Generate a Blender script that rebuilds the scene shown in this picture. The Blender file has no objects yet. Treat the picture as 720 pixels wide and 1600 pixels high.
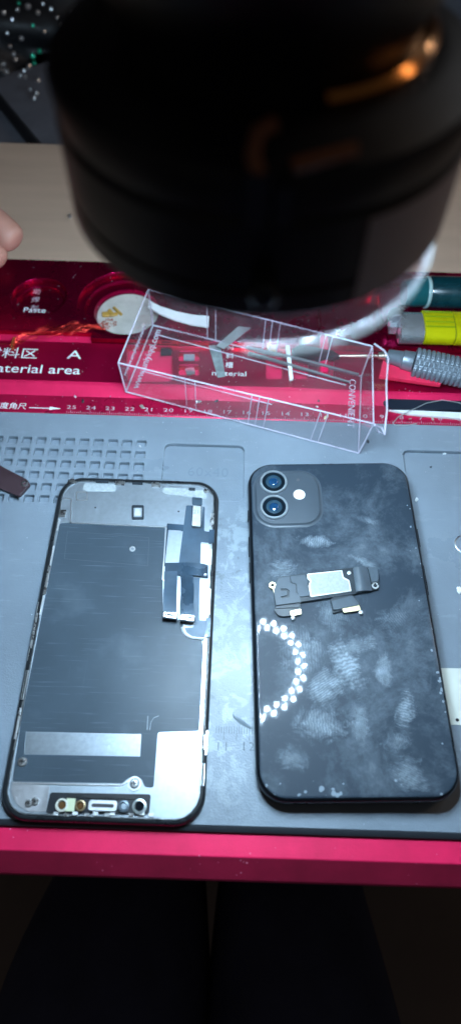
import bpy, bmesh, math, random
from mathutils import Vector, Matrix
random.seed(7)
S = 0.001                                   # everything below is written in millimetres
sc = bpy.context.scene
col = sc.collection
PI = math.pi
R = math.radians

# ------------------------------------------------------------------ camera numbers (fitted to the photograph)
FPX, TH, RO, CH = 1058.788, 0.544, 0.031, 272.7
def at(px, py, z=0.0):
    """point of the world at height z seen at photo pixel (px, py), mm"""
    a, b = px-360, py-800
    c, s = math.cos(RO), math.sin(RO)
    u = c*a+s*b; v = -s*a+c*b
    d = (u, FPX*math.sin(TH)-v*math.cos(TH), -FPX*math.cos(TH)-v*math.sin(TH))
    t = (z-CH)/d[2]
    return Vector((d[0]*t, d[1]*t, z))

# ------------------------------------------------------------------ materials
def mat(name, base, rough=.5, metal=0., var=0., vs=60., bump=0., bs=400., dust=0., rvar=0., spec=.5,
        emit=None, es=0., alpha=None, coat=0., trans=0., c2=None, stretch=(1,1,1), dustc=(.75,.78,.8), ds=260, ior=1.45, aniso=0):
    m = bpy.data.materials.new(name); m.use_nodes = True
    nt = m.node_tree; N = nt.nodes; L = nt.links
    b = N['Principled BSDF']
    b.inputs['Base Color'].default_value = (*base, 1)
    b.inputs['Roughness'].default_value = rough
    b.inputs['Metallic'].default_value = metal
    b.inputs['Specular IOR Level'].default_value = spec
    b.inputs['IOR'].default_value = ior
    b.inputs['Coat Weight'].default_value = coat
    b.inputs['Transmission Weight'].default_value = trans
    b.inputs['Anisotropic'].default_value = aniso
    if emit:
        b.inputs['Emission Color'].default_value = (*emit, 1); b.inputs['Emission Strength'].default_value = es
    tc = N.new('ShaderNodeTexCoord'); mp = N.new('ShaderNodeMapping'); mp.inputs['Scale'].default_value = stretch
    L.new(tc.outputs['Object'], mp.inputs['Vector'])
    cur = None
    def noise(scale, det=5, r=.6):
        n = N.new('ShaderNodeTexNoise'); n.inputs['Scale'].default_value = scale
        n.inputs['Detail'].default_value = det; n.inputs['Roughness'].default_value = r
        L.new(mp.outputs[0], n.inputs['Vector']); return n
    def mixc(fac, a, bcol):
        x = N.new('ShaderNodeMix'); x.data_type = 'RGBA'
        if hasattr(fac, 'links'): L.new(fac, x.inputs[0])
        else: x.inputs[0].default_value = fac
        for k, q in ((6, a), (7, bcol)):
            if hasattr(q, 'links'): L.new(q, x.inputs[k])
            else: x.inputs[k].default_value = (*q, 1)
        return x.outputs[2]
    def ramp(f, lo, hi, inv=False):
        r = N.new('ShaderNodeMapRange'); r.inputs[1].default_value = lo; r.inputs[2].default_value = hi
        if inv: r.inputs[3].default_value = 1; r.inputs[4].default_value = 0
        L.new(f, r.inputs[0]); return r.outputs[0]
    if var > 0 or c2:
        n = noise(vs)
        cc = c2 or tuple(min(1, x*(1+var)) for x in base)
        lo = base if c2 else tuple(x*(1-var) for x in base)
        cur = mixc(ramp(n.outputs[0], .35, .65), lo, cc)
    if dust > 0:
        v = N.new('ShaderNodeTexVoronoi'); v.inputs['Scale'].default_value = ds; L.new(mp.outputs[0], v.inputs['Vector'])
        n3 = noise(45, 3)
        r3 = ramp(n3.outputs[0], .45, .7)
        mlt = N.new('ShaderNodeMath'); mlt.operation = 'MULTIPLY'; mlt.inputs[1].default_value = dust*.28; L.new(r3, mlt.inputs[0])
        lt = N.new('ShaderNodeMath'); lt.operation = 'LESS_THAN'; L.new(v.outputs['Distance'], lt.inputs[0]); L.new(mlt.outputs[0], lt.inputs[1])
        cur = mixc(lt.outputs[0], cur if cur is not None else base, dustc)
    if cur is not None: L.new(cur, b.inputs['Base Color'])
    if rvar > 0:
        n2 = noise(vs*1.7, 6)
        r = N.new('ShaderNodeMapRange'); r.inputs[1].default_value = .3; r.inputs[2].default_value = .7
        r.inputs[3].default_value = max(.02, rough-rvar); r.inputs[4].default_value = min(1, rough+rvar)
        L.new(n2.outputs[0], r.inputs[0]); L.new(r.outputs[0], b.inputs['Roughness'])
    if bump > 0:
        n4 = noise(bs, 4); bp = N.new('ShaderNodeBump'); bp.inputs['Strength'].default_value = bump
        bp.inputs['Distance'].default_value = .0005
        L.new(n4.outputs[0], bp.inputs['Height']); L.new(bp.outputs[0], b.inputs['Normal'])
    m['b'] = 1
    return m

def clear(name, tint=(.96,.97,.98), body=.04, bodyc=(.8,.85,.9), rough=.06, boost=1.0):
    """thin clear plastic: see-through, with real reflections and a little haze in the plastic"""
    m = bpy.data.materials.new(name); m.use_nodes = True
    nt = m.node_tree; N = nt.nodes; L = nt.links; N.clear()
    out = N.new('ShaderNodeOutputMaterial')
    tr = N.new('ShaderNodeBsdfTransparent'); tr.inputs[0].default_value = (*tint, 1)
    gl = N.new('ShaderNodeBsdfGlossy'); gl.inputs['Roughness'].default_value = rough
    df = N.new('ShaderNodeBsdfDiffuse'); df.inputs[0].default_value = (*bodyc, 1)
    fr = N.new('ShaderNodeLayerWeight'); fr.inputs['Blend'].default_value = .5      # same from inside and outside the thin wall
    pw = N.new('ShaderNodeMath'); pw.operation = 'POWER'; pw.inputs[1].default_value = 4.5; L.new(fr.outputs['Facing'], pw.inputs[0])
    mu = N.new('ShaderNodeMath'); mu.operation = 'MULTIPLY_ADD'; mu.inputs[1].default_value = .5*boost; mu.inputs[2].default_value = .03*boost; mu.use_clamp = True
    L.new(pw.outputs[0], mu.inputs[0])
    tc = N.new('ShaderNodeTexCoord'); n = N.new('ShaderNodeTexNoise'); n.inputs['Scale'].default_value = 40; n.inputs['Detail'].default_value = 6
    L.new(tc.outputs['Object'], n.inputs['Vector'])
    mr = N.new('ShaderNodeMapRange'); mr.inputs[1].default_value = .3; mr.inputs[2].default_value = .75
    mr.inputs[3].default_value = body*.4; mr.inputs[4].default_value = min(1, body*1.8)
    L.new(n.outputs[0], mr.inputs[0])
    a = N.new('ShaderNodeMixShader'); L.new(mr.outputs[0], a.inputs[0]); L.new(tr.outputs[0], a.inputs[1]); L.new(df.outputs[0], a.inputs[2])
    c = N.new('ShaderNodeMixShader'); L.new(mu.outputs[0], c.inputs[0]); L.new(a.outputs[0], c.inputs[1]); L.new(gl.outputs[0], c.inputs[2])
    L.new(c.outputs[0], out.inputs[0])
    return m

# ------------------------------------------------------------------ scene tree helpers
def tag(o, label=None, cat=None, group=None, kind=None):
    if label: o['label'] = label
    if cat: o['category'] = cat
    if group: o['group'] = group
    if kind: o['kind'] = kind
    return o
def empty(name, loc=(0,0,0), rz=0, label=None, cat=None, group=None, rot=None):
    o = bpy.data.objects.new(name, None); col.objects.link(o)
    o.location = Vector(loc)*S; o.rotation_euler = rot if rot else (0, 0, rz); o.empty_display_size = .01
    return tag(o, label, cat, group)
def link(name, me, m, parent=None, smooth=False, ang=35):
    o = bpy.data.objects.new(name, me); col.objects.link(o)
    if m and not me.materials: me.materials.append(m)
    if parent: o.parent = parent
    if smooth:
        for p in me.polygons: p.use_smooth = True
        me.set_sharp_from_angle(angle=R(ang))
    return o
class MB:
    """collects geometry in mm"""
    def __init__(s): s.v = []; s.f = []; s.mi = []
    def add(s, vs, fs, M=None):
        o = len(s.v)
        for v in vs:
            v = Vector(v)
            s.v.append(M @ v if M else v)
        s.f += [tuple(i+o for i in f) for f in fs]
    def box(s, x0, x1, y0, y1, z0, z1, M=None):
        s.add([(x0,y0,z0),(x1,y0,z0),(x1,y1,z0),(x0,y1,z0),(x0,y0,z1),(x1,y0,z1),(x1,y1,z1),(x0,y1,z1)],
              [(0,3,2,1),(4,5,6,7),(0,1,5,4),(1,2,6,5),(2,3,7,6),(3,0,4,7)], M)
    def hexa(s, b, t, M=None):   # bottom quad, top quad (each ccw from above)
        s.add(list(b)+list(t), [(0,3,2,1),(4,5,6,7),(0,1,5,4),(1,2,6,5),(2,3,7,6),(3,0,4,7)], M)
    def loft(s, rings, cap0=True, cap1=True, M=None):
        n = len(rings[0]); vs = [p for r in rings for p in r]; fs = []
        for k in range(len(rings)-1):
            for i in range(n):
                j = (i+1) % n
                fs.append((k*n+i, k*n+j, (k+1)*n+j, (k+1)*n+i))
        if cap0: fs.append(tuple(reversed(range(n))))
        if cap1: fs.append(tuple(range((len(rings)-1)*n, len(rings)*n)))
        s.add(vs, fs, M)
    def rev(s, prof, n=64, M=None, cap0=True, cap1=True, cx=0, cy=0):   # prof [(r,z)]
        s.loft([[(cx+r*math.cos(2*PI*i/n), cy+r*math.sin(2*PI*i/n), z) for i in range(n)] for r, z in prof], cap0, cap1, M)
    def ringrev(s, prof, n=64, M=None, cx=0, cy=0, a0=0, a1=2*PI):      # closed profile
        k = len(prof); full = abs(a1-a0-2*PI) < 1e-6; steps = n if full else n+1; vs = []
        for i in range(steps):
            a = a0+(a1-a0)*i/n
            vs += [(cx+r*math.cos(a), cy+r*math.sin(a), z) for r, z in prof]
        fs = []
        for i in range(n):
            i2 = (i+1) % steps
            for j in range(k):
                j2 = (j+1) % k
                fs.append((i*k+j, i2*k+j, i2*k+j2, i*k+j2))
        if not full: fs += [tuple(range(k)), tuple(reversed(range(n*k, n*k+k)))]
        s.add(vs, fs, M)
    def tube(s, pts, r, n=8, M=None):
        pts = [Vector(p) for p in pts]; rings = []
        rr = r if isinstance(r, (list, tuple)) else [r]*len(pts)
        up = None
        for i, p in enumerate(pts):
            t = (pts[min(i+1, len(pts)-1)]-pts[max(i-1, 0)]).normalized()
            if up is None: up = Vector((0,0,1)) if abs(t.z) < .9 else Vector((1,0,0))
            a = t.cross(up).normalized(); b = a.cross(t).normalized(); up = b
            rings.append([p+a*math.cos(2*PI*k/n)*rr[i]+b*math.sin(2*PI*k/n)*rr[i] for k in range(n)])
        s.loft(rings, True, True, M)
    def build(s, name, m, parent=None, smooth=False, ang=35):
        me = bpy.data.meshes.new(name)
        me.from_pydata([tuple(v*S) for v in s.v], [], s.f)
        bm = bmesh.new(); bm.from_mesh(me); bmesh.ops.recalc_face_normals(bm, faces=bm.faces[:]); bm.to_mesh(me); bm.free()
        return link(name, me, m, parent, smooth, ang)
def rr(w, h, r, n=8, cx=0, cy=0):
    P = []
    for (sx, sy, a0) in ((1,1,0),(-1,1,90),(-1,-1,180),(1,-1,270)):
        for i in range(n+1):
            a = R(a0+90*i/n)
            P.append((cx+sx*(w/2-r)+r*math.cos(a), cy+sy*(h/2-r)+r*math.sin(a)))
    return P
def rrloft(w, h, r, prof, n=8, cx=0, cy=0):     # prof [(inset, z)]
    return [[(x, y, z) for x, y in rr(w-2*i, h-2*i, max(.05, r-i), n, cx, cy)] for i, z in prof]
def arcp(cx, cy, r, a0, a1, n=12): return [(cx+r*math.cos(R(a0+(a1-a0)*i/n)), cy+r*math.sin(R(a0+(a1-a0)*i/n))) for i in range(n+1)]
def circ(cx, cy, r, n=32): return [(cx+r*math.cos(2*PI*i/n), cy+r*math.sin(2*PI*i/n)) for i in range(n)]
def rnd(P, r=1.0, n=4):
    """round the corners of a polygon"""
    out = []; k = len(P)
    for i in range(k):
        a, b, c = Vector(P[i-1]), Vector(P[i]), Vector(P[(i+1) % k])
        d1 = min(r, (a-b).length*.45); d2 = min(r, (c-b).length*.45)
        p = b+(a-b).normalized()*d1; q = b+(c-b).normalized()*d2
        for j in range(n+1):
            t = j/n; out.append(tuple(p*(1-t)**2+b*2*t*(1-t)+q*t*t))
    return out
dg = None
def curve_mesh(cu):
    o = bpy.data.objects.new('tmp', cu); col.objects.link(o)
    bpy.context.view_layer.update()
    me = bpy.data.meshes.new_from_object(o.evaluated_get(bpy.context.evaluated_depsgraph_get()))
    bpy.data.objects.remove(o); return me
def plate(name, outer, holes, z0, z1, m, parent=None, bev=0., smooth=False):
    """flat piece with an outline and holes, thickness z0..z1 (mm)"""
    cu = bpy.data.curves.new('c', 'CURVE'); cu.dimensions = '2D'; cu.fill_mode = 'BOTH'
    outs = outer if isinstance(outer[0][0], (tuple, list)) else [outer]
    for P in list(outs)+list(holes):
        sp = cu.splines.new('POLY'); sp.points.add(len(P)-1); sp.use_cyclic_u = True
        for i, p in enumerate(P): sp.points[i].co = (p[0], p[1], 0, 1)
    cu.extrude = (z1-z0)/2-bev
    if bev: cu.bevel_depth = bev; cu.bevel_resolution = 2; cu.offset = -bev
    me = curve_mesh(cu)
    for v in me.vertices: v.co = Vector((v.co.x, v.co.y, v.co.z+(z0+z1)/2))*S
    me.name = name; me.materials.clear()
    return link(name, me, m, parent, smooth)
def text(name, body, x, y, z, size, m, parent=None, rz=0, ext=.06, ax='CENTER', sx=1., M=None, sp=1.0, line=1.0):
    cu = bpy.data.curves.new('t', 'FONT'); cu.body = body; cu.size = size; cu.extrude = ext; cu.align_x = ax; cu.align_y = 'CENTER'
    cu.space_character = sp; cu.space_line = line; cu.resolution_u = 3
    me = curve_mesh(cu)
    T = M if M else Matrix.Translation((x, y, z)) @ Matrix.Rotation(rz, 4, 'Z') @ Matrix.Diagonal((sx, 1, 1, 1))
    for v in me.vertices: v.co = (T @ v.co)*S
    me.name = name; me.materials.clear()
    return link(name, me, m, parent)
def skinmesh(name, V, E, rad, m, parent=None, sub=2, root=0):
    me = bpy.data.meshes.new(name); me.from_pydata([tuple(Vector(v)*.01) for v in V], E, [])
    o = bpy.data.objects.new(name, me); col.objects.link(o)
    sk = o.modifiers.new('s', 'SKIN'); sk.use_smooth_shade = True
    for i, d in enumerate(me.skin_vertices[0].data):
        r = rad[i]; r = r if isinstance(r, tuple) else (r, r)
        d.radius = (r[0]*.01, r[1]*.01); d.use_root = (i == root)
    su = o.modifiers.new('u', 'SUBSURF'); su.levels = sub; su.render_levels = sub
    bpy.context.view_layer.update()
    m2 = bpy.data.meshes.new_from_object(o.evaluated_get(bpy.context.evaluated_depsgraph_get()))
    bpy.data.objects.remove(o)
    for v in m2.vertices: v.co *= .1      # (cm/1 -> m)
    m2.name = name; m2.materials.clear()
    return link(name, m2, m, parent, True, 180)

# ------------------------------------------------------------------ palette
RED   = mat('red_anodised', (.42,.003,.06), .27, .92, var=.14, vs=30, rvar=.08, bump=.06, bs=900, dust=.6, dustc=(.6,.35,.4), ds=380)
REDP  = mat('red_painted', (.66,.014,.085), .5, .1, var=.12, vs=40, bump=.12, bs=1500, spec=.25, dust=.35, dustc=(.75,.3,.4), ds=300)
REDF  = mat('red_front_shaded', (.22,.006,.030), .5, .1, var=.15, vs=50, bump=.1, bs=900, dust=.5, dustc=(.6,.2,.28), ds=420)  # darker copy of the tray red: shade of the sloping face in its colour
WHT   = mat('white_print', (.75,.78,.82), .6)
FAINT = mat('faded_print', (.50,.38,.45), .6)
BLK   = mat('black_plastic', (.012,.013,.015), .38, var=.2, rvar=.1, bump=.05)
BLKG  = mat('black_gloss', (.010,.011,.013), .16, coat=.3, rvar=.05)
BLKM  = mat('black_coated_metal', (.004,.0045,.007), .42, spec=.3, metal=.0, var=.25, vs=25, rvar=.1, bump=.06, bs=700)
DARKB = mat('flex_dark', (.05,.085,.12), .3, .1, var=.2, vs=90, rvar=.1)
SIL   = mat('silver_metal', (.78,.79,.8), .3, 1., rvar=.1, vs=200)
SILR  = mat('silver_satin', (.72,.74,.76), .46, .9, var=.1, vs=300, rvar=.1, bump=.08, bs=3000)
GOLD  = mat('gold_contact', (.9,.72,.42), .35, .9)
BRASS = mat('brass_trim', (.5,.2,.05), .14, 1.)

# the mat: worn grey-blue silicone
def mat_surface():
    m = mat('grey_silicone', (.185,.225,.268), .35, 0, var=.14, vs=14, rvar=.10, bump=.25, bs=1300, dust=.35, dustc=(.42,.48,.53), ds=260)
    nt = m.node_tree; N = nt.nodes; L = nt.links; b = N['Principled BSDF']
    src = b.inputs['Base Color'].links[0].from_socket
    tc = N.new('ShaderNodeTexCoord')
    # worn pale patches in the strip between the phones, with dark crumbs rubbed into them
    mp = N.new('ShaderNodeMapping'); mp.inputs['Location'].default_value = (-.002, -.102, 0); L.new(tc.outputs['Object'], mp.inputs[0])
    mp2 = N.new('ShaderNodeVectorMath'); mp2.operation = 'MULTIPLY'; mp2.inputs[1].default_value = (1/.03, 1/.075, 0); L.new(mp.outputs[0], mp2.inputs[0])
    ln = N.new('ShaderNodeVectorMath'); ln.operation = 'LENGTH'; L.new(mp2.outputs[0], ln.inputs[0])
    ms = N.new('ShaderNodeMapRange'); ms.inputs[1].default_value = .6; ms.inputs[2].default_value = 1.1; ms.inputs[3].default_value = 1; ms.inputs[4].default_value = 0
    L.new(ln.outputs['Value'], ms.inputs[0])
    n = N.new('ShaderNodeTexNoise'); n.inputs['Scale'].default_value = 110; n.inputs['Detail'].default_value = 9; n.inputs['Roughness'].default_value = .72; n.inputs['Distortion'].default_value = .6
    L.new(tc.outputs['Object'], n.inputs['Vector'])
    r1 = N.new('ShaderNodeMapRange'); r1.inputs[1].default_value = .5; r1.inputs[2].default_value = .56; r1.inputs[4].default_value = .75; L.new(n.outputs[0], r1.inputs[0])
    r2 = N.new('ShaderNodeMapRange'); r2.inputs[1].default_value = .41; r2.inputs[2].default_value = .37; r2.inputs[4].default_value = .6; L.new(n.outputs[0], r2.inputs[0])
    def mul(a, c):
        k = N.new('ShaderNodeMath'); k.operation = 'MULTIPLY'; L.new(a, k.inputs[0])
        if hasattr(c, 'links'): L.new(c, k.inputs[1])
        else: k.inputs[1].default_value = c
        return k.outputs[0]
    def mix(f, a, c):
        x = N.new('ShaderNodeMix'); x.data_type = 'RGBA'; L.new(f, x.inputs[0]); L.new(a, x.inputs[6]); x.inputs[7].default_value = (*c, 1); return x.outputs[2]
    c = mix(mul(r1.outputs[0], ms.outputs[0]), src, (.30,.36,.40))
    c = mix(mul(r2.outputs[0], ms.outputs[0]), c, (.09,.115,.13))
    # thin wipe marks over the rest
    mw = N.new('ShaderNodeMapping'); mw.inputs['Rotation'].default_value = (0,0,.5); mw.inputs['Scale'].default_value = (1, 5, 1); L.new(tc.outputs['Object'], mw.inputs[0])
    n5 = N.new('ShaderNodeTexNoise'); n5.inputs['Scale'].default_value = 55; n5.inputs['Detail'].default_value = 8; n5.inputs['Roughness'].default_value = .7; L.new(mw.outputs[0], n5.inputs['Vector'])
    r5 = N.new('ShaderNodeMapRange'); r5.inputs[1].default_value = .58; r5.inputs[2].default_value = .72; r5.inputs[4].default_value = .35; L.new(n5.outputs[0], r5.inputs[0])
    c = mix(r5.outputs[0], c, (.30,.36,.41))
    L.new(c, b.inputs['Base Color'])
    return m
MATS = mat_surface()
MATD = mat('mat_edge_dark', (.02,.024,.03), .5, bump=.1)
MPRT = mat('mat_faded_numbers', (.05,.062,.075), .6, c2=(.12,.16,.2), vs=500)

# ------------------------------------------------------------------ setting
DZ = -12.0
wood = mat('beige_desk', (.60,.42,.31), .5, var=.06, vs=8, stretch=(1,8,1), bump=.05, dust=.15, dustc=(.12,.1,.09), ds=60)
mb = MB(); mb.box(-700, 700, 17, 479, DZ-18, DZ); o = mb.build('desk_top', wood); tag(o, 'pale beige desk top the red tray stands on', 'desk')
floor = mat('floor', (.17,.13,.11), .6, var=.15, vs=4)
mb = MB(); mb.box(-2500, 2500, -2500, 2500, -760, -750); tag(mb.build('floor', floor), kind='structure')
wall = mat('back_wall', (.10,.10,.115), .7, var=.1, vs=5)
mb = MB(); mb.box(-2500, 2500, 700, 720, -750, 1300); tag(mb.build('wall', wall), kind='structure')
mb = MB(); mb.box(-700, 700, 479.5, 690, DZ-60, DZ-14); tag(mb.build('shelf', mat('grey_shelf', (.12,.12,.14), .6, var=.1)), 'dark grey shelf behind the beige desk', 'shelf')

# ------------------------------------------------------------------ silicone mat (top face z = 0)
matroot = empty('repair_mat', (0,0,-4), 0, 'worn blue-grey silicone repair mat with square pockets under the two phones', 'repair mat')
MZ = 4.0
a0 = 0.0
holes = []
x0, y0 = at(221, 693)[:2]
for r in range(6):
    for c in range(15):
        cx = x0-7.15*c; cy = y0-6.85*r
        if cx > -160: holes.append(rr(4.9, 4.3, .6, 2, cx, cy))
holes.append(rr(39.6, 33, 3.2, 6, -13.9, 187.6))
holes.append(rr(80, 150, 3.2, 6, 84.9+40, 129.5))
plate('top_sheet', rr(340, 190.6, 3, 4, 0, 220.8-95.3), holes, MZ-2.4, MZ, MATS, matroot, bev=.25)
plate('bottom_sheet', rr(340, 190.6, 3, 4, 0, 220.8-95.3), [], MZ-5.2, MZ-2.404, MATS, matroot)
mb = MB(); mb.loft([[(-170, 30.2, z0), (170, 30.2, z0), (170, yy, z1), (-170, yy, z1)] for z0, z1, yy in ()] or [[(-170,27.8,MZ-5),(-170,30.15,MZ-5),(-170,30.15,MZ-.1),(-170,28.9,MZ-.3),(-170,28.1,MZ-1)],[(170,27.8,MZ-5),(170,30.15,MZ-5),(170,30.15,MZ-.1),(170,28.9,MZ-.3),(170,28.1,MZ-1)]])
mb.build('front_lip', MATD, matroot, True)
text('embossed_size', '60x40', *at(325, 734, 0)[:2], MZ-2.36, 7.5, MPRT, matroot, ext=.05, sp=1.1).data.materials[0] = mat('embossed', (.155,.20,.245), .45)
for k in (11, 12): text('ruler_number', str(k), *at(347+40*(k-11), 1167, 0)[:2], MZ+.02, 4.6, MPRT, matroot, ext=.02, sp=1.3)
mb = MB(); xx0, yy0 = at(350, 1137, 0)[:2]
for k in range(-3, 13):
    mb.box(xx0+k-.12, xx0+k+.12, yy0-(4.5 if k % 5 == 0 else 2.2), yy0+.6, MZ-.02, MZ+.03)
mb.build('ruler_ticks', MPRT, matroot)
# rubbed dark stroke near the ruler
mb = MB(); P = [at(x, y, 0) for x, y in ((361,1108),(366,1120),(376,1128),(392,1138))]
mb.tube([Vector((p.x, p.y, MZ-1.1)) for p in P], [.9,1.3,1.5,1.3]); mb.build('stain', mat('stain_grey', (.16,.2,.23), .5), matroot, True)

# ------------------------------------------------------------------ red aluminium tray
tray = empty('aluminium_tray', (0,0,DZ), 0, 'red anodised aluminium tool tray with round wells, white lettering and ruler edge', 'tool tray')
Z = -DZ
XL, XR = -172, 190
mb = MB(); mb.box(XL, XR, 20.5, 331, 0, Z-5.6); mb.build('base', RED, tray)
# front rail with sloping lower edge
mb = MB()
pr_ = [(28.2,Z-5.59),(28.2,Z-2.6),(27.9,Z-2.2),(20.4,Z-2.0),(19.9,Z-2.2),(12.9,Z-9.6),(12.6,Z-10.2),(12.6,.02)]
mb.loft([[(XL,y,z) for y,z in pr_[:4]], [(XR,y,z) for y,z in pr_[:4]]] if False else [[(x,y,z) for y,z in ((28.2,Z-5.59),(28.2,Z-2.6),(27.9,Z-2.2),(20.4,Z-2.0),(20.0,Z-2.15),(20.0,Z-5.59))] for x in (XL,XR)])
mb.build('front_rail', REDP, tray)
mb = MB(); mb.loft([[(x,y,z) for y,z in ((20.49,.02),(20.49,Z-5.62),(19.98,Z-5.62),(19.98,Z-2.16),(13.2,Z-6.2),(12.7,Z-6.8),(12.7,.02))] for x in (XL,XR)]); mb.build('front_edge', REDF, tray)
# ruler strip + riser + panel
sk = .0
mb = MB(); mb.loft([[(x,y,z) for y,z in ((221.0,Z-5.6),(221.0,Z-.25),(221.3,Z-.02),(232.5,Z-.02),(232.5,Z-5.6))] for x in (XL,XR)]); mb.build('ruler_strip', mat('ruler_red', (.55,.008,.065), .33, .55, var=.15, vs=60, rvar=.1, bump=.15, bs=700, dust=.5, dustc=(.7,.35,.42), ds=420), tray)
mb = MB(); mb.loft([[(x,y,z) for y,z in ((232.51,Z-5.6),(232.51,Z-.02),(238.2,Z+2.3),(239.0,Z+2.5),(240.5,Z+2.5),(240.5,Z-5.6))] for x in (XL,XR)]); mb.build('sloped_step', REDP, tray)
def A(x, y, z): p = at(x, y, z); return (p.x, p.y)
hol = []
def pxrect(x0, y0, x1, y1, z, r=1.4):
    p = [A(x0,y1,z), A(x1,y1,z), A(x1,y0,z), A(x0,y0,z)]
    return rnd([(x, min(y, 267.6)) for x, y in p], r)
hol.append(pxrect(199, 534, 270, 596, 2.5, 3))
for y0_, y1_ in ((529,543),(549,564),(570,586)): hol.append(pxrect(279, y0_, 312, y1_, 2.5, 1.6))
for x in (415, 455, 495): hol.append(pxrect(x, 528, x+26, 592, 2.5, 2))
hol.append(pxrect(-40, 517, 20, 537, 2.5, 1.5))
plate('material_panel', [(XL,240.51),(XR,240.51),(XR,268.6),(XL,268.6)], hol, Z-1.6, Z+2.5, mat('panel_red', (.5,.004,.06), .36, .78, var=.14, vs=30, rvar=.08, bump=.1, bs=900, dust=.6, dustc=(.6,.35,.4), ds=380), tray, bev=.3)
mb = MB(); mb.box(XL, XR, 240.51, 268.6, Z-5.59, Z-1.62); mb.build('panel_floor', REDP, tray)
# upper deck with wells
W1 = (-111.8, 299.5); W2 = (-62.5, 296.5)
dh = [circ(*W1, 15.6, 48), circ(*W2, 27, 64), rr(26, 42, 3, 5, 0, 300), rr(26, 42, 3, 5, 34, 300), rr(26, 42, 3, 5, 68, 300)]
notch = A(143, 522, 6)[0]
outl = [(XL,273.2),(notch,273.2),(notch,269.0),(XR,269.0),(XR,331),(XL,331)]
plate('upper_deck', outl, dh, Z-2, Z+6, RED, tray, bev=.35, smooth=True)
plate('deck_floor', [(XL,268.62),(XR,268.62),(XR,330.9),(XL,330.9)], [circ(W2[0], W2[1], 17.6, 48)], Z-5.59, Z-2.02, RED, tray)
mb = MB(); mb.box(XL, notch-.1, 268.65, 273.19, Z-2, Z+2.45); mb.build('notch_step', REDP, tray)
mb = MB(); mb.ringrev([(15.55,Z-2),(15.55,Z+3),(13.4,Z+2.6),(12.8,Z+1.6),(12.8,Z-2)], 48, cx=W1[0], cy=W1[1]); mb.build('well_ring', RED, tray, True)
mb = MB(); mb.ringrev([(26.95,Z-2),(26.95,Z+3),(23.4,Z+2.6),(22.8,Z+.6),(18.4,Z+.2),(17.6,Z-1.8),(17.6,Z-2)], 64, cx=W2[0]+.0, cy=W2[1]); mb.build('well_ring', RED, tray, True)
mb = MB(); mb.rev([(12.79,Z-1.99),(12.79,Z+1.2)], 48, cx=W1[0], cy=W1[1]); mb.build('well_floor', RED, tray)
# lettering
CJ = [('助',455),('焊',468),('剂',481)]
for ch, y in CJ:
    x_ = {'助':58,'焊':56,'剂':54}[ch]
    p = at(x_, y+1, 1.2); text('printed_character', ch, p.x, p.y, Z+1.23, 5.0, FAINT, tray, rz=-.03, ext=.03, sx=.95)
p = at(55, 483, 1.2); text('printed_word', 'Paste', p.x, p.y-1.0, Z+1.23, 5.6, WHT, tray, ext=.03, sx=1.1)
p = at(27, 553, 2.5); text('printed_characters', '材料区', p.x-3.2, p.y, Z+2.53, 8.2, WHT, tray, ext=.03, sx=1.2)
p = at(117, 555, 2.5); text('printed_letter', 'A', p.x, p.y, Z+2.53, 8.6, WHT, tray, ext=.03, sx=1.35)
p = at(126, 582, 2.5); text('printed_words', 'Material area', p.x, p.y+1.2, Z+2.53, 8.6, WHT, tray, ext=.05, ax='RIGHT', sx=1.15)
p = at(42, 637, 0); text('printed_characters', '高精度角尺', p.x, p.y+.6, Z+.02, 4.4, WHT, tray, ext=.03, ax='RIGHT', sx=1.05)
mb = MB(); p = at(46, 637, 0); q = at(96, 638.5, 0)
mb.box(p.x, q.x-4, p.y-.25, p.y+.25, Z-.01, Z+.04); mb.add([(q.x-6,p.y-1.1,Z+.03),(q.x,p.y,Z+.03),(q.x-6,p.y+1.1,Z+.03)], [(0,1,2)]); mb.build('printed_arrow', WHT, tray)
p = at(112, 637, 0)
for n in range(25, 3, -1):
    text('ruler_number', str(n), p.x+(25-n)*10, p.y+.2, Z+.02, 3.3, FAINT, tray, ext=.03, sx=1.5, sp=1.1)
mb = MB()
for k in range(-2, 205):
    x = p.x+k; mb.box(x-.1, x+.1, 221.4, 221.4+(1.9 if k % 10 == 0 else 1.5 if k % 5 == 0 else .9), Z-.02, Z+.02)
mb.build('ruler_ticks', FAINT, tray)
for ch, x_, y_ in (('材',360,543),('料',359,557),('槽',358,571)):
    q = at(x_, y_, 2.5); text('printed_character', ch, q.x, q.y, Z+2.53, 4.4, WHT, tray, ext=.03)
q = at(358, 584, 2.5); text('printed_word', 'material', q.x, q.y, Z+2.53, 4.6, WHT, tray, ext=.05, sx=1.25)

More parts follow.
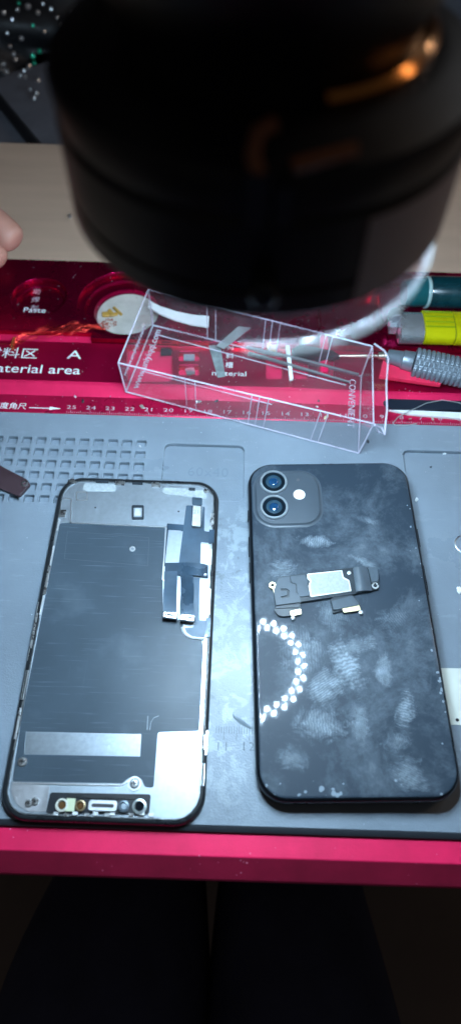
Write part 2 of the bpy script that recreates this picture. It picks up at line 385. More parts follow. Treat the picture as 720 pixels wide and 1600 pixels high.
# white sponge in the big well with debris
mb = MB(); mb.rev([(17.4,Z-5.5),(17.4,Z-2.6),(16.8,Z-2.1)], 48)
sp_ = mat('cream_sponge', (.48,.46,.42), .85, var=.12, vs=90, bump=.3, bs=800, dust=.5, dustc=(.2,.1,.08), ds=300)
o = mb.build('cleaning_sponge', sp_, None, True); o.location = Vector((W2[0], W2[1], DZ))*S
tag(o, 'round cream sponge in the large red well, stained with rosin', 'sponge')
amber = mat('amber_rosin', (.45,.26,.05), .3, var=.3, vs=200, coat=.3)
for i, (px, py, w, h, rz_) in enumerate(((174,488,5.5,2.2,-.9),(184,486,7.5,1.6,-.8),(166,492,4.5,3.4,.2),(178,493,5,2,.4))):
    t = at(px, py, -1)
    mb = MB(); mb.loft(rrloft(w, h, .5, [(.2,0),(0,.3),(0,1.1),(.3,1.5)], 3)); o = mb.build('rosin_flake', amber, None, True)
    o.location = (t.x*S, t.y*S, (.05-2.1+i*.35)*S); o.rotation_euler = (0, R(4), rz_)
    tag(o, ['amber rosin flake lying across the sponge, second from left','long thin amber rosin stick at the right of the sponge pile','broad amber lump at the left of the sponge','short amber rosin flake in front of the long stick'][i], 'rosin flake', 'rosin flakes on the sponge')
mb = MB(); rp = random.Random(3)
for k in range(46):
    a = rp.random()*2*PI; d = rp.random()**.6*4.5; c = at(168, 503, -.9); x = c.x+d*math.cos(a)*1.2; y = c.y+d*math.sin(a)*.8; s_ = rp.uniform(.2,.6)
    mb.box(-s_, s_, -s_*.4, s_*.4, 0, .4, Matrix.Translation((x,y,-2.1+rp.random()*.5)) @ Matrix.Rotation(rp.random()*3, 4, 'Z'))
o = mb.build('crumbs', mat('rosin_crumbs', (.22,.02,.02), .5, c2=(.4,.12,.05), vs=900)); tag(o, 'dark red crumbs scattered on the cream sponge', 'crumbs', kind='stuff')

# copper solder wick tangle across the deck step
wick = MB(); rp = random.Random(11)
for k in range(15):
    P = []
    ph = rp.random()*6; ofs = rp.gauss(0, 1.0)
    for i in range(26):
        t = i/25; px = 20+t*150; py = 540-(t**.6)*38+ (t**3)*12
        b_ = at(px, py, 3+4.0*min(1, t*2.2))
        sp = 1.2+1.8*math.sin(PI*min(1, t*1.1+.05))
        P.append(b_+Vector((rp.gauss(0,.5), ofs*sp*.7+math.sin(i*.9+ph)*sp*.55, .4+abs(math.cos(i*.7+ph))*1.6)))
    wick.tube(P, .07, 4)
wick.build('solder_wick', mat('copper_strands', (.5,.03,.02), .35, .85), None, True)
tag(bpy.data.objects['solder_wick'], 'frayed red-copper strand bundle draped over the tray step left of the sponge well', 'copper wick')
# orange copper strip end at the left
mb = MB(); p1, p2 = at(-60, 533, 5), at(20, 533, 5)
mb.box(p1.x, p2.x, p1.y-2.2, p1.y+2.6, 1.0, 1.5); mb.box(p2.x-.2, p2.x+1.3, p1.y-3.2, p1.y+4.2, 1.0, 5.2)
o = mb.build('metal_strip', mat('orange_copper', (.8,.25,.1), .25, .9)); tag(o, 'short copper strip with pale end cap at the far left of the tray', 'metal strip')

# ------------------------------------------------------------------ PHONE 1: screen assembly lying face down
X1, Y1, A1 = -43.701, 104.892, -.003
scr = empty('phone_screen', (X1, Y1, 0), A1, 'removed phone display lying face down, metal backing and flex cables showing', 'phone screen')
def P1(px, py, z=2.9):
    w = at(px, py, z)-Vector((X1, Y1, 0)); c, s = math.cos(-A1), math.sin(-A1)
    return (w.x*c-w.y*s, w.x*s+w.y*c)
def PP(L, z=2.9): return [P1(x, y, z) for x, y in L]
RUB = mat('black_bezel', (.014,.017,.02), .33, coat=.15, rvar=.1, bump=.08, bs=1500, dust=.25, dustc=(.35,.4,.45), ds=700)
mb = MB()
mb.loft(rrloft(75.7, 150.9, 11.2, [(.5,0),(0,.4),(0,1.6),(.5,2.6),(1.0,2.95),(1.7,2.95),(2.1,2.2),(2.3,1.6)], 10))
mb.build('frame', RUB, scr, True, 40)
mb = MB(); mb.loft(rrloft(75.6, 150.8, 11.2, [(.9,-.02),(.9,.0)], 10)); 
# metal backing plate
PLATE = mat('backing_metal', (.40,.45,.50), .42, .80, var=.06, vs=400, rvar=.06, bump=.06, bs=4000, stretch=(1,1,1))
plate('metal_backing', rr(71.2, 146.4, 9.2, 10), [], 1.5, 2.2, PLATE, scr, bev=.1)
# raised outline strip (thin bright metal lip inside the bezel)
mb = MB()
o_, i_ = rr(71.6, 146.8, 9.4, 10), rr(70.7, 145.9, 9, 10); n_ = len(o_); vs = []
for z_ in (1.6, 2.75):
    vs += [(x,y,z_) for x,y in o_]+[(x,y,z_) for x,y in i_]
fs = []
for k in range(n_):
    j = (k+1) % n_
    fs += [(2*n_+k,2*n_+j,3*n_+j,3*n_+k),(n_+k,3*n_+k,3*n_+j,n_+j),(k,j,2*n_+j,2*n_+k)]
mb.add(vs, fs); mb.build('inner_lip', mat('lip_steel', (.45,.48,.5), .35, .9, c2=(.12,.13,.14), vs=260), scr)
# graphite film
def film_mat():
    m = mat('graphite_film', (.048,.068,.088), .36, .0, var=.12, vs=22, rvar=.06, dust=.12, dustc=(.35,.4,.45), ds=200, spec=.3)
    nt = m.node_tree; N = nt.nodes; L = nt.links; b = N['Principled BSDF']; src = b.inputs['Base Color'].links[0].from_socket
    tc = N.new('ShaderNodeTexCoord')
    last = src
    for rot, scv, lo, hi, amt in ((0,(45,1100,1),.60,.72,.5),(0,(900,30,1),.67,.8,.25),(0,(40,45,1),.56,.72,.4)):
        mp = N.new('ShaderNodeMapping'); mp.inputs['Scale'].default_value = scv; L.new(tc.outputs['Object'], mp.inputs[0])
        n = N.new('ShaderNodeTexNoise'); n.inputs['Scale'].default_value = 1; n.inputs['Detail'].default_value = 4; L.new(mp.outputs[0], n.inputs['Vector'])
        r = N.new('ShaderNodeMapRange'); r.inputs[1].default_value = lo; r.inputs[2].default_value = hi; r.inputs[4].default_value = amt; L.new(n.outputs[0], r.inputs[0])
        x = N.new('ShaderNodeMix'); x.data_type = 'RGBA'; L.new(r.outputs[0], x.inputs[0]); L.new(last, x.inputs[6]); x.inputs[7].default_value = (.12,.155,.19,1); last = x.outputs[2]
    L.new(last, b.inputs['Base Color']); return m
FILM = film_mat()
fo = PP([(94,818),(111,817),(258,824),(254,905),(255,967),(284,969),(290,995),(314,999),(318,1010),(311,1142),(247,1144),(240,1231),(226,1230),(221,1216),(201,1215),(192,1224),(20,1221),(33,1130),(66,960)], 2.2)
plate('graphite_film', rnd(fo, 1.0), [PP([(41,1143),(221,1147),(219,1182),(38,1179)], 2.2), circ(*P1(207,857,2.2), 1.1, 16)], 2.2, 2.34, FILM, scr)
fe = PP([(113,780),(112,816),(260,823),(254,905)], 2.3)
def strip(L, w, z0, z1, m, name, par):
    mb = MB(); n = len(L)
    for k in range(n-1):
        a, b_ = Vector(L[k]).to_2d(), Vector(L[k+1]).to_2d(); d = (b_-a).normalized(); q = Vector((-d.y, d.x))*w/2; e = d*w*.4
        mb.hexa([(*(a-q-e),z0),(*(b_-q+e),z0),(*(b_+q+e),z0),(*(a+q-e),z0)], [(*(a-q-e),z1),(*(b_-q+e),z1),(*(b_+q+e),z1),(*(a+q-e),z1)])
    return mb.build(name, m, par)
BR = mat('bright_weld', (.9,.9,.92), .3, .9)
strip(PP([(100,779),(112,780),(111,817),(260,824),(254,905),(258,909)], 2.4), .45, 2.3, 2.62, BR, 'folded_edge', scr)
strip(PP([(21,1223),(190,1227),(202,1219)], 2.4), .5, 2.3, 2.6, BR, 'folded_edge', scr)
strip(PP([(320,1000),(316,1100),(313,1150)], 2.4), .9, 2.3, 2.7, BR, 'folded_edge', scr)
mb = MB(); mb.tube([(*q_, 2.55) for q_ in PP([(285,980),(286,986),(289,991),(294,995),(301,997),(320,999)], 2.5)], .6, 8); mb.build('sealant_bead', mat('white_sealant', (.5,.53,.56), .4, .1), scr, True)
# debossed rectangle on film
rc = PP([(106,830),(233,840),(231,884),(101,873)], 2.36)
fl = mat('film_crease', (.060,.08,.10), .4)
strip(rc+[rc[0]], .28, 2.3, 2.38, fl, 'film_crease', scr)
mb = MB(); mb.ringrev([(1.35,2.35),(1.35,2.6),(.75,2.6),(.75,2.35)], 24, cx=P1(207,857)[0], cy=P1(207,857)[1]); mb.build('alignment_ring', BR, scr)
# silver label
plate('label_strip', rnd(PP([(42,1144.5),(220,1148.5),(218,1181),(39,1178)], 2.3), .8), [[(P1(170,1168)[0]+.5*math.cos(a), P1(170,1168)[1]+1.1*math.sin(a)) for a in [2*PI*i/12 for i in range(12)]]], 2.2, 2.32, mat('brushed_label', (.36,.40,.44), .38, .95, var=.08, vs=500, rvar=.03), scr)
# the scratch that looks like 1r
SCR = mat('scratch', (.4,.45,.5), .5)
mb = MB()
for L_ in ([(231,1118),(230,1140)],[(234,1140),(236,1128),(240,1121),(248,1118)]):
    mb.tube([(*P1(x,y),2.35) for x,y in L_], .13, 4)
mb.build('scratch_mark', SCR, scr)
# adhesive strips, windows, IC
ADH = mat('grey_adhesive', (.36,.40,.42), .85, var=.15, vs=700, bump=.4, bs=2500)
plate('adhesive_strip', rnd(PP([(131,754),(182,756),(181,768),(129,766)]), 2, 6), [], 2.2, 2.38, ADH, scr)
plate('adhesive_strip', rnd(PP([(254,760),(322,765),(322,782),(312,777),(254,771)]), 2, 6), [], 2.2, 2.38, ADH, scr)
def frame_sq(x0, y0, x1, y1, w, m, name, zz=2.4):
    a = PP([(x0,y0),(x1,y0),(x1,y1),(x0,y1)]); o1 = rnd(a, .8); cxx = sum(p[0] for p in a)/4; cyy = sum(p[1] for p in a)/4
    W_ = abs(a[1][0]-a[0][0]); s_ = (W_-2*w)/W_
    i1 = [((p[0]-cxx)*s_+cxx, (p[1]-cyy)*s_+cyy) for p in o1]
    return plate(name, o1, [i1], 2.2, zz, m, scr)
GRM = mat('grommet_dark', (.03,.04,.05), .35, .2)
frame_sq(119, 767, 137, 781, .5, BR, 'window_outline', 2.35)
frame_sq(206, 789, 225, 811, .8, GRM, 'grommet', 2.8)
mb = MB(); c = P1(215.5,800); mb.box(c[0]-1.5, c[0]+1.5, c[1]-2, c[1]+2, 2.2, 2.9); mb.build('sensor_chip', SILR, scr)
mb = MB(); mb.box(c[0]-.6, c[0]+.6, c[1]-.6, c[1]+.6, 2.9, 3.0); mb.build('sensor_window', WHT, scr)
for px, py in ((149,792),(279,798)):
    mb = MB(); q = P1(px, py); mb.rev([(.45,2.2),(.45,2.28)], 12, cx=q[0], cy=q[1]); mb.build('pin_hole', GRM, scr)
plate('camera_window', rnd(PP([(300,776),(316,777),(316,789),(300,788)]), .8), [], 2.2, 2.5, mat('window_glass', (.06,.09,.12), .2), scr)
mb = MB(); q = P1(308,779); mb.box(q[0]-1.4, q[0]+1.4, q[1]-.4, q[1]+.3, 2.5, 2.56); mb.build('window_slot', GRM, scr)
# flex cables
FLX = mat('flex_polyimide', (.035,.065,.10), .30, .15, var=.25, vs=60, rvar=.12, coat=.25, dust=.2, dustc=(.4,.45,.5), ds=500)
FLX2 = mat('flex_matte', (.05,.085,.125), .38, .1, var=.2, vs=70, rvar=.1)
plate('flex_cable', rnd(PP([(291,789),(301,789),(301,824),(315,825),(317,790),(320,792),(319,829),(333,831),(332,848),(314,846),(313,884),(279,882),(286,828)]), .6), [], 2.35, 2.5, FLX2, scr)
plate('flex_cable', rnd(PP([(261,817),(287,819),(288,829),(283,829),(283,828),(263,827),(258,879),(278,880),(278,884),(255,884)]), .4), [], 2.3, 2.44, FLX, scr)
plate('sensor_chip', rnd(PP([(302,790),(314,791),(313,823),(300,821)]), .5), [], 2.3, 3.0, SILR, scr)
frame_sq(299.5, 789.5, 315.5, 825, .55, GRM, 'chip_frame', 2.7)
text('chip_digits', '21', *P1(307,800), 3.02, 3.0, mat('chip_print', (.35,.38,.4), .5), scr, ext=.02, rz=R(0))
def ribbon(name, L, w, m, zs, th=.14):
    """flat cable following points with heights"""
    mb = MB(); rings = []
    for i, (x, y) in enumerate(L):
        a = Vector(L[max(i-1,0)]); b_ = Vector(L[min(i+1,len(L)-1)]); d = (b_-a).normalized(); q = Vector((-d.y,d.x))*(w[i] if isinstance(w,list) else w)/2
        z = zs[i]; rings.append([(x-q.x,y-q.y,z),(x+q.x,y+q.y,z),(x+q.x,y+q.y,z+th),(x-q.x,y-q.y,z+th)])
    mb.loft(rings); return mb.build(name, m, scr, True, 50)
# folded cross band with the bend at the right
ribbon('flex_cable', PP([(258,889),(275,889),(295,890),(308,891),(317,892),(323,893),(325,893)]), 6.2, FLX, [2.6,2.9,3.6,3.9,3.6,2.9,2.4])
ribbon('flex_cable', PP([(267,893),(267,912),(266,930),(266,948),(266,962)]), 5.6, FLX2, [3.2,3.4,4.0,4.6,4.6])
ribbon('flex_cable', PP([(292,895),(293,912),(293,930),(292,948),(293,965)]), 5.6, FLX, [3.5,3.6,4.1,4.7,4.8])
ribbon('flex_cable', PP([(307,902),(306,930),(306,972)]), 3.0, FLX2, [2.4,2.4,2.4])
ribbon('flex_cable', PP([(303,898),(315,898),(323,898)]), 1.0, BR, [3.4,3.5,3.0])  # bright strip laid in as the highlight on the folded band
for (px, py) in ((266,962),(293,966)):
    q = P1(px, py, 5)
    cr = empty('board_connector', (0,0,0)); cr.parent = scr; cr.location = (q[0]*S, q[1]*S, 4.75*S)
    cr.rotation_euler = (0,0,R(-6))
    mb = MB(); mb.loft(rrloft(6.4, 3.2, .5, [(0,0),(0,.7),(.15,.85)], 3)); mb.build('connector_body', GRM, cr)
    mb = MB(); mb.loft(rrloft(5.6, 2.4, .4, [(0,.8),(0,1.1)], 3)); mb.build('contact_frame', SIL, cr)
    mb = MB(); mb.box(-2.0,2.0,-.35,.35,1.1,1.2); mb.build('contact_slot', BLK, cr)
plate('flex_cable', rnd(PP([(306,968),(323,969),(325,972),(323,995),(300,993),(292,988),(288,980),(302,980)]), .6), [], 2.3, 2.5, FLX2, scr)
for (x0_,y0_,x1_,y1_) in ((327,828,334,849),(322,966,328,996)):
    mb = MB(); a = P1(x0_,y0_); b_ = P1(x1_,y1_); mb.box(a[0], b_[0], b_[1], a[1], 2.0, 3.3); mb.build('cable_fold', FLX, scr)
# bright exposed metal windows
for L_ in ([(313,849),(328,850),(326,884),(312,884)],[(311,905),(324,906),(321,965),(309,965)]):
    plate('metal_window', rnd(PP(L_), .8), [], 2.3, 2.42, mat('bright_shim', (.6,.64,.68), .5, .6), scr)
plate('metal_window', rnd(PP([(276,906),(281,906),(281,966),(276,966)]), .3), [], 2.35, 2.46, mat('bright_shim2', (.6,.62,.65), .5, .5), scr)
# corner plates
plate('corner_plate', rnd(PP([(19,1223),(78,1227),(72,1268),(45,1268),(27,1257),(18,1240)]), 1), [], 2.2, 2.5, mat('satin_corner', (.5,.5,.52), .42, .9, var=.15, vs=120, rvar=.1), scr)
# screws
def screw(px, py, r, z, par=None):
    q = P1(px, py)
    e = empty('screw'); e.parent = scr; e.location = (q[0]*S, q[1]*S, z*S)
    mb = MB(); mb.rev([(r*1.05,0),(r*1.05,.3),(r*.85,.6),(r*.4,.66)], 20); mb.build('screw_head', SIL, e, True)
    mb = MB(); mb.box(-r*.5,r*.5,-r*.13,r*.13,.6,.7); mb.box(-r*.13,r*.13,-r*.5,r*.5,.6,.705); mb.build('screw_cross', BLK, e)
for s_ in ((35,1190,1.7,2.3),(45,1255,1.3,2.5),(55,1252,1.4,2.5),(210,1224,1.5,2.6),(113,750,1.2,2.3),(322,766,1.2,2.3)): screw(*s_)
mb = MB(); q = P1(210,1224); mb.ringrev([(2.6,2.2),(2.6,2.62),(1.9,2.62),(1.9,2.2)], 24, cx=q[0], cy=q[1]); mb.build('screw_boss', BR, scr)
# metal clips round the edge
for px, py, w, h in ((188,754,4.5,3),(244,757,4,3),(98,802,3,4),(332,812,2,7),(321,1160,1.6,9),(113,752,4,2),(54,985,1.2,26),(74,905,1.2,14),(28,1130,1,20)):
    q = P1(px, py); mb = MB()
    mb.box(q[0]-w/2, q[0]+w/2, q[1]-h/2, q[1]+h/2, 2.2, 2.8); mb.box(q[0]-w*.3, q[0]+w*.3, q[1]-h*.3, q[1]+h*.3, 2.8, 3.1); mb.build('edge_clip', SIL, scr)
for px, py, w_, h_ in ((160,742+10,6,1.2),(215,755,5,1.0),(300,764,3,1.4),(91.5,820,.8,6),(82,868,.7,10),(66,945,.7,9),(39,1070,1.0,12),(329,870,1.0,8),(327,940,1.0,12),(319,1065,.9,14),(317,1210,1.2,8)):
    q = P1(px, py); mb = MB(); mb.box(q[0]-w_/2, q[0]+w_/2, q[1]-h_/2, q[1]+h_/2, 2.2, 2.95); mb.build('edge_tab', GRM if w_ > 2.5 else SILR, scr)
# lower sensor module
mod = empty('sensor_module'); mod.parent = scr
DK = mat('module_black', (.012,.015,.02), .4, rvar=.1, bump=.1)
o = plate('module_housing', rnd(PP([(79,1238),(236,1241),(233,1272),(72,1270)]), 1), [], 2.2, 2.9, DK, mod)
plate('module_top', rnd(PP([(106,1240),(217,1243),(217,1249),(105,1246)]), .3), [], 2.9, 3.3, BLK, mod)
def lens(px, py, r, m1, m2):
    q = P1(px, py, 3.5); mb = MB(); mb.ringrev([(r,2.8),(r,3.8),(r*.72,3.9),(r*.62,3.2),(r*.62,2.8)], 28, cx=q[0], cy=q[1]); mb.build('lens_ring', m1, mod, True)
    mb = MB(); mb.rev([(r*.64,2.9),(r*.5,3.3),(r*.2,3.4)], 24, cx=q[0], cy=q[1]); mb.build('lens', m2, mod, True)
BRN = mat('amber_lens', (.10,.05,.02), .15, coat=.5)
DKL = mat('dark_lens', (.005,.008,.012), .05, coat=1)
lens(97,1258,2.3, mat('cream_ring', (.55,.55,.48), .4), BRN)
q = P1(111,1258); mb = MB(); mb.box(q[0]-1.6,q[0]+1.6,q[1]-2.2,q[1]+2.2,2.8,3.7); mb.build('prism_block', mat('yellow_green_glass', (.55,.6,.42), .25), mod)
lens(126,1259,1.9, mat('bronze_ring', (.3,.22,.12), .35, .6), BRN)
lens(193,1260,2.0, mat('grey_ring', (.12,.15,.18), .35, .4), mat('frosted_lens', (.3,.35,.4), .3))
lens(218,1260,2.6, mat('pale_ring', (.5,.55,.55), .3, .7), DKL)
q = P1(161,1259, 3.5); mb = MB(); mb.loft(rrloft(10.6, 3.8, 1.2, [(0,2.8),(0,3.7),(.2,3.9)], 6, q[0], q[1])); mb.build('speaker_frame', SILR, mod, True)
mb = MB(); mb.loft(rrloft(8.2, 1.3, .6, [(0,3.85),(0,3.98)], 6, q[0], q[1])); mb.build('speaker_mesh', mat('mesh_dark', (.05,.05,.055), .6, bump=.5, bs=6000), mod)
for k, px in enumerate((88,104,118,136,150,168,176,205,222,236)):
    q = P1(px, 1271+ (k % 2)*2); mb = MB(); mb.box(q[0]-.9, q[0]+.9, q[1]-.6, q[1]+.5, 2.4, 3.1+.2*(k % 3)); mb.build('contact_spring', SIL if k % 2 else SILR, mod)

# ------------------------------------------------------------------ PHONE 2: phone lying face down, glass back up
X2, Y2, A2 = 48.121, 114.029, .036
ph = empty('smartphone', (X2, Y2, .5), 0, 'black smartphone lying face down, smudged glass back with two cameras', 'smartphone', rot=(0, R(-1.4), A2))
ZT = 8.3
def P2(px, py, z=ZT):
    w = at(px, py, z)-Vector((X2, Y2, 0)); c, s = math.cos(-A2), math.sin(-A2)
    return (w.x*c-w.y*s, w.x*s+w.y*c)
def QQ(L, z=ZT): return [P2(x, y, z) for x, y in L]
FR = mat('phone_frame', (.010,.014,.019), .32, .6, rvar=.08, dust=.15, dustc=(.2,.24,.28), ds=900)
mb = MB()
mb.loft(rrloft(75.7, 150.9, 11.5, [(2.4,.8),(1.0,1.1),(.3,2.0),(0,3.2),(0,5.6),(.3,6.9),(.9,7.7),(1.35,7.95)], 12)); mb.build('frame', FR, ph, True, 60)
mb = MB(); mb.loft(rrloft(75.7, 150.9, 11.5, [(3,.0),(1.6,.1),(1.3,.6),(1.3,.85)], 12)); mb.build('screen_glass', BLKG, ph, True, 60)
def glass_mat():
    m = bpy.data.materials.new('smudged_back_glass'); m.use_nodes = True
    nt = m.node_tree; N = nt.nodes; L = nt.links; b = N['Principled BSDF']
    tc = N.new('ShaderNodeTexCoord')
    def nz(scale, det=6, rough=.65, dist=0, mpg=None):
        n = N.new('ShaderNodeTexNoise'); n.inputs['Scale'].default_value = scale; n.inputs['Detail'].default_value = det; n.inputs['Roughness'].default_value = rough; n.inputs['Distortion'].default_value = dist
        L.new((mpg or tc).outputs['Object' if not mpg else 0], n.inputs['Vector']); return n.outputs[0]
    def mr(f, a, c, d=0, e=1):
        r = N.new('ShaderNodeMapRange'); r.inputs[1].default_value = a; r.inputs[2].default_value = c; r.inputs[3].default_value = d; r.inputs[4].default_value = e; L.new(f, r.inputs[0]); return r.outputs[0]
    def ma(op, a, c):
        k = N.new('ShaderNodeMath'); k.operation = op
        for i, q in enumerate((a, c)):
            if hasattr(q, 'links'): L.new(q, k.inputs[i])
            else: k.inputs[i].default_value = q
        return k.outputs[0]
    big = mr(nz(30, 8, .74, .3), .46, .74, .0, .5)
    fine = mr(nz(140, 8, .75, .4), .42, .66)
    base = ma('MULTIPLY', big, ma('ADD', ma('MULTIPLY', fine, .6), .4))
    # finger marks: ellipses (x, y, rx, ry, angle, strength) in mm in the phone's frame
    marks = []
    for px, py, wx, wy, ang, st in ((492,846,30,12,-8,.8),(565,877,26,9,-25,.7),(575,815,18,9,-20,.5),(545,1045,22,48,15,.95),(600,1045,14,30,-5,.8),(510,1075,30,26,30,.75),
                                    (500,1130,34,26,0,.7),(632,1110,12,32,-20,.8),(562,1130,16,34,-5,.6),(640,1210,26,22,-30,.6),(470,1020,34,40,0,.55),(460,1185,22,16,-20,.55),
                                    (620,965,30,20,30,.35),(440,890,26,22,0,.55),(520,960,24,34,0,.5),(560,1010,34,16,10,.55),(620,1160,20,14,10,.5)):
        q = P2(px, py); marks.append((q[0], q[1], wx/3.75, wy/4.1, ang, st))
    tot = None; rid = None
    for i, (x, y, rx, ry, a, st) in enumerate(marks):
        mp = N.new('ShaderNodeMapping'); mp.vector_type = 'TEXTURE'
        mp.inputs['Location'].default_value = (x*S, y*S, 0); mp.inputs['Rotation'].default_value = (0,0,R(a)); mp.inputs['Scale'].default_value = (rx*S, ry*S, 1)
        L.new(tc.outputs['Object'], mp.inputs[0])
        sx = N.new('ShaderNodeVectorMath'); sx.operation = 'MULTIPLY'; sx.inputs[1].default_value = (1,1,0); L.new(mp.outputs[0], sx.inputs[0])
        ln = N.new('ShaderNodeVectorMath'); ln.operation = 'LENGTH'; L.new(sx.outputs[0], ln.inputs[0])
        d = ma('ADD', ln.outputs['Value'], mr(nz(70+i*9, 6, .75, 1.0), 0, 1, -1.5, 1.5))
        e = mr(d, 1.2, .35, 0, st)
        # ridges across the mark
        wv = N.new('ShaderNodeTexWave'); wv.wave_type = 'RINGS' if i % 2 else 'BANDS'; wv.inputs['Scale'].default_value = 2.2 if i % 2 else 2.6; wv.inputs['Distortion'].default_value = 6; wv.inputs['Detail'].default_value = 2; wv.inputs['Detail Scale'].default_value = 1.2
        L.new(sx.outputs[0], wv.inputs['Vector'])
        e = ma('MULTIPLY', e, mr(wv.outputs['Fac'], 0, 1, .55, 1))
        tot = e if tot is None else ma('MAXIMUM', tot, e)
    tot = ma('MULTIPLY', tot, mr(fine, 0, 1, .55, 1.3))
    sm = ma('MAXIMUM', base, tot)
    # dust specks along the lower edge and right edge
    v = N.new('ShaderNodeTexVoronoi'); v.inputs['Scale'].default_value = 420; L.new(tc.outputs['Object'], v.inputs['Vector'])
    sep = N.new('ShaderNodeSeparateXYZ'); L.new(tc.outputs['Object'], sep.inputs[0])
    edge = ma('MAXIMUM', mr(sep.outputs[1], -.064, -.071), mr(sep.outputs[0], .031, .035))
    sp = ma('MULTIPLY', ma('LESS_THAN', v.outputs['Distance'], ma('MULTIPLY', edge, mr(nz(120,3),.48,.62,0,.42))), .7)
    sm = ma('MAXIMUM', sm, sp)
    x = N.new('ShaderNodeMix'); x.data_type = 'RGBA'; L.new(sm, x.inputs[0]); x.inputs[6].default_value = (.022,.036,.053,1); x.inputs[7].default_value = (.30,.36,.41,1)
    L.new(x.outputs[2], b.inputs['Base Color'])
    L.new(mr(sm, 0, 1, .5, .6), b.inputs['Roughness'])
    b.inputs['Specular IOR Level'].default_value = .25
    b.inputs['Coat Weight'].default_value = .55; L.new(mr(sm, 0, .9, .36, .06), b.inputs['Coat Weight']); b.inputs['Coat Roughness'].default_value = .045
    return m
mb = MB(); mb.loft(rrloft(75.7, 150.9, 11.5, [(1.4,7.9),(1.42,8.12),(1.75,8.27),(2.3,8.3)], 12)); mb.build('back_glass', glass_mat(), ph, True, 25)
# camera bump
cb = empty('camera_bump'); cb.parent = ph
CBM = mat('matte_camera_glass', (.055,.072,.09), .42, 0, var=.06, rvar=.05)
cc = P2(450, 777, 9.3)
mb = MB(); mb.loft(rrloft(29.0, 28.2, 8.2, [(-1.6,8.28),(-.9,8.36),(-.35,8.6),(0,9.0),(.25,9.3),(.6,9.35)], 12, cc[0], cc[1])); mb.build('bump_plate', CBM, cb, True, 30)
BLU = mat('blue_coated_lens', (.01,.05,.12), .05, coat=1., spec=.9)
for px, py in ((428,752),(429,791)):
    q = P2(px, py, 10.3); L_ = empty('camera_lens'); L_.parent = cb if False else ph; L_.location = (q[0]*S, q[1]*S, 9.3*S)
    mb = MB(); mb.ringrev([(6.35,0),(6.35,.9),(6.1,1.15),(5.45,1.15),(5.3,.8),(5.3,0)], 48); mb.build('lens_ring', mat('ring_steel', (.30,.34,.37), .4, .4), L_, True)
    mb = MB(); mb.rev([(5.32,.02),(5.32,.75)], 48); mb.build('lens_glass', mat('lens_black', (.006,.012,.018), .06, coat=1.), L_)
    mb = MB(); mb.ringrev([(3.6,.74),(3.6,.85),(2.9,.95),(2.3,.85),(2.3,.74)], 40); mb.build('inner_barrel', mat('barrel_grey', (.02,.05,.075), .3), L_, True)
    mb = MB(); mb.rev([(2.35,.74),(2.1,1.0),(1.4,1.2),(.6,1.28)], 32); mb.build('front_element', BLU, L_, True)
q = P2(468, 773, 9.4); mb = MB(); mb.rev([(2.7,9.33),(2.7,9.46),(2.4,9.5)], 32, cx=q[0], cy=q[1]); mb.build('flash', mat('flash_diffuser', (.82,.78,.66), .3, var=.1, vs=900), cb, True)
q = P2(466, 750, 9.4); mb = MB(); mb.rev([(.75,9.33),(.75,9.42)], 20, cx=q[0], cy=q[1]); mb.build('microphone_hole', mat('mic_grille', (.12,.12,.13), .5, .5), cb, True)
for yy, hh in ((35,9),(-2,0),(14,14)):
    if hh:
        mb = MB(); mb.loft(rrloft(2.0, hh, .9, [(0,0),(0,1)], 5)); 
        o = MB(); o.box(37.8,38.35,yy-hh/2,yy+hh/2,3.0,5.4); o.build('side_button', FR, ph)
for yy, hh in ((48,5),(32,9),(19,9)):
    o = MB(); o.box(-38.3,-37.8,yy-hh/2,yy+hh/2,3.0,5.4); o.build('volume_button', FR, ph)

# ------------------------------------------------------------------ earpiece speaker lying on the phone
ZS = 8.45
spk = empty('earpiece_speaker', (X2, Y2, .5), 0, 'small black phone earpiece speaker with silver label lying on the dark phone', 'speaker part', rot=(0, R(-1.4), A2))
def T(L, z=9.5): return QQ([(400+x/3.4286, 870+y/3.4286) for x, y in L], z)      # from the enlarged view
SB = mat('module_charcoal', (.055,.075,.095), .42, .0, var=.12, vs=150, rvar=.08, bump=.05)
SB2 = mat('module_charcoal_dark', (.02,.028,.036), .35, rvar=.08)
plate('body', rnd(T([(105,262),(95,175),(120,110),(262,92),(270,105),(275,88),(470,68),(520,62),(640,62),(655,120),(655,178),(525,205),(240,245),(235,275),(105,278)]), .7), [], ZS, ZS+1.5, SB2, spk, bev=.12)
plate('left_cover', rnd(T([(108,265),(98,178),(122,112),(182,105),(186,140),(215,150),(216,195),(236,210),(240,245),(105,262)], 10.2), .4), [rnd(T([(133,172),(165,172),(180,182),(180,218),(138,226),(134,215),(168,208),(165,184),(134,185)], 10.2), .2)], ZS+1.4, ZS+2.1, SB, spk, bev=.08)
plate('middle_cover', rnd(T([(186,104),(262,96),(280,130),(275,150),(292,210),(240,216),(222,196),(220,148),(190,138)], 10.2), .4), [], ZS+1.4, ZS+1.95, SB, spk, bev=.08)
plate('silver_label', rnd(T([(275,92),(462,74),(470,112),(500,128),(512,188),(294,216),(282,155),(292,130),(276,118)], 10.4), .5), [], ZS+1.5, ZS+2.0, mat('nickel_rim', (.75,.74,.7), .35, .9), spk, bev=.08)
plate('label_face', rnd(T([(284,96),(456,80),(464,118),(494,134),(504,182),(300,208),(290,155),(300,128),(285,112)], 10.6), .4), [], ZS+1.98, ZS+2.08, mat('label_grey', (.38,.41,.41), .75, var=.1, vs=900, bump=.3, bs=3000), spk)
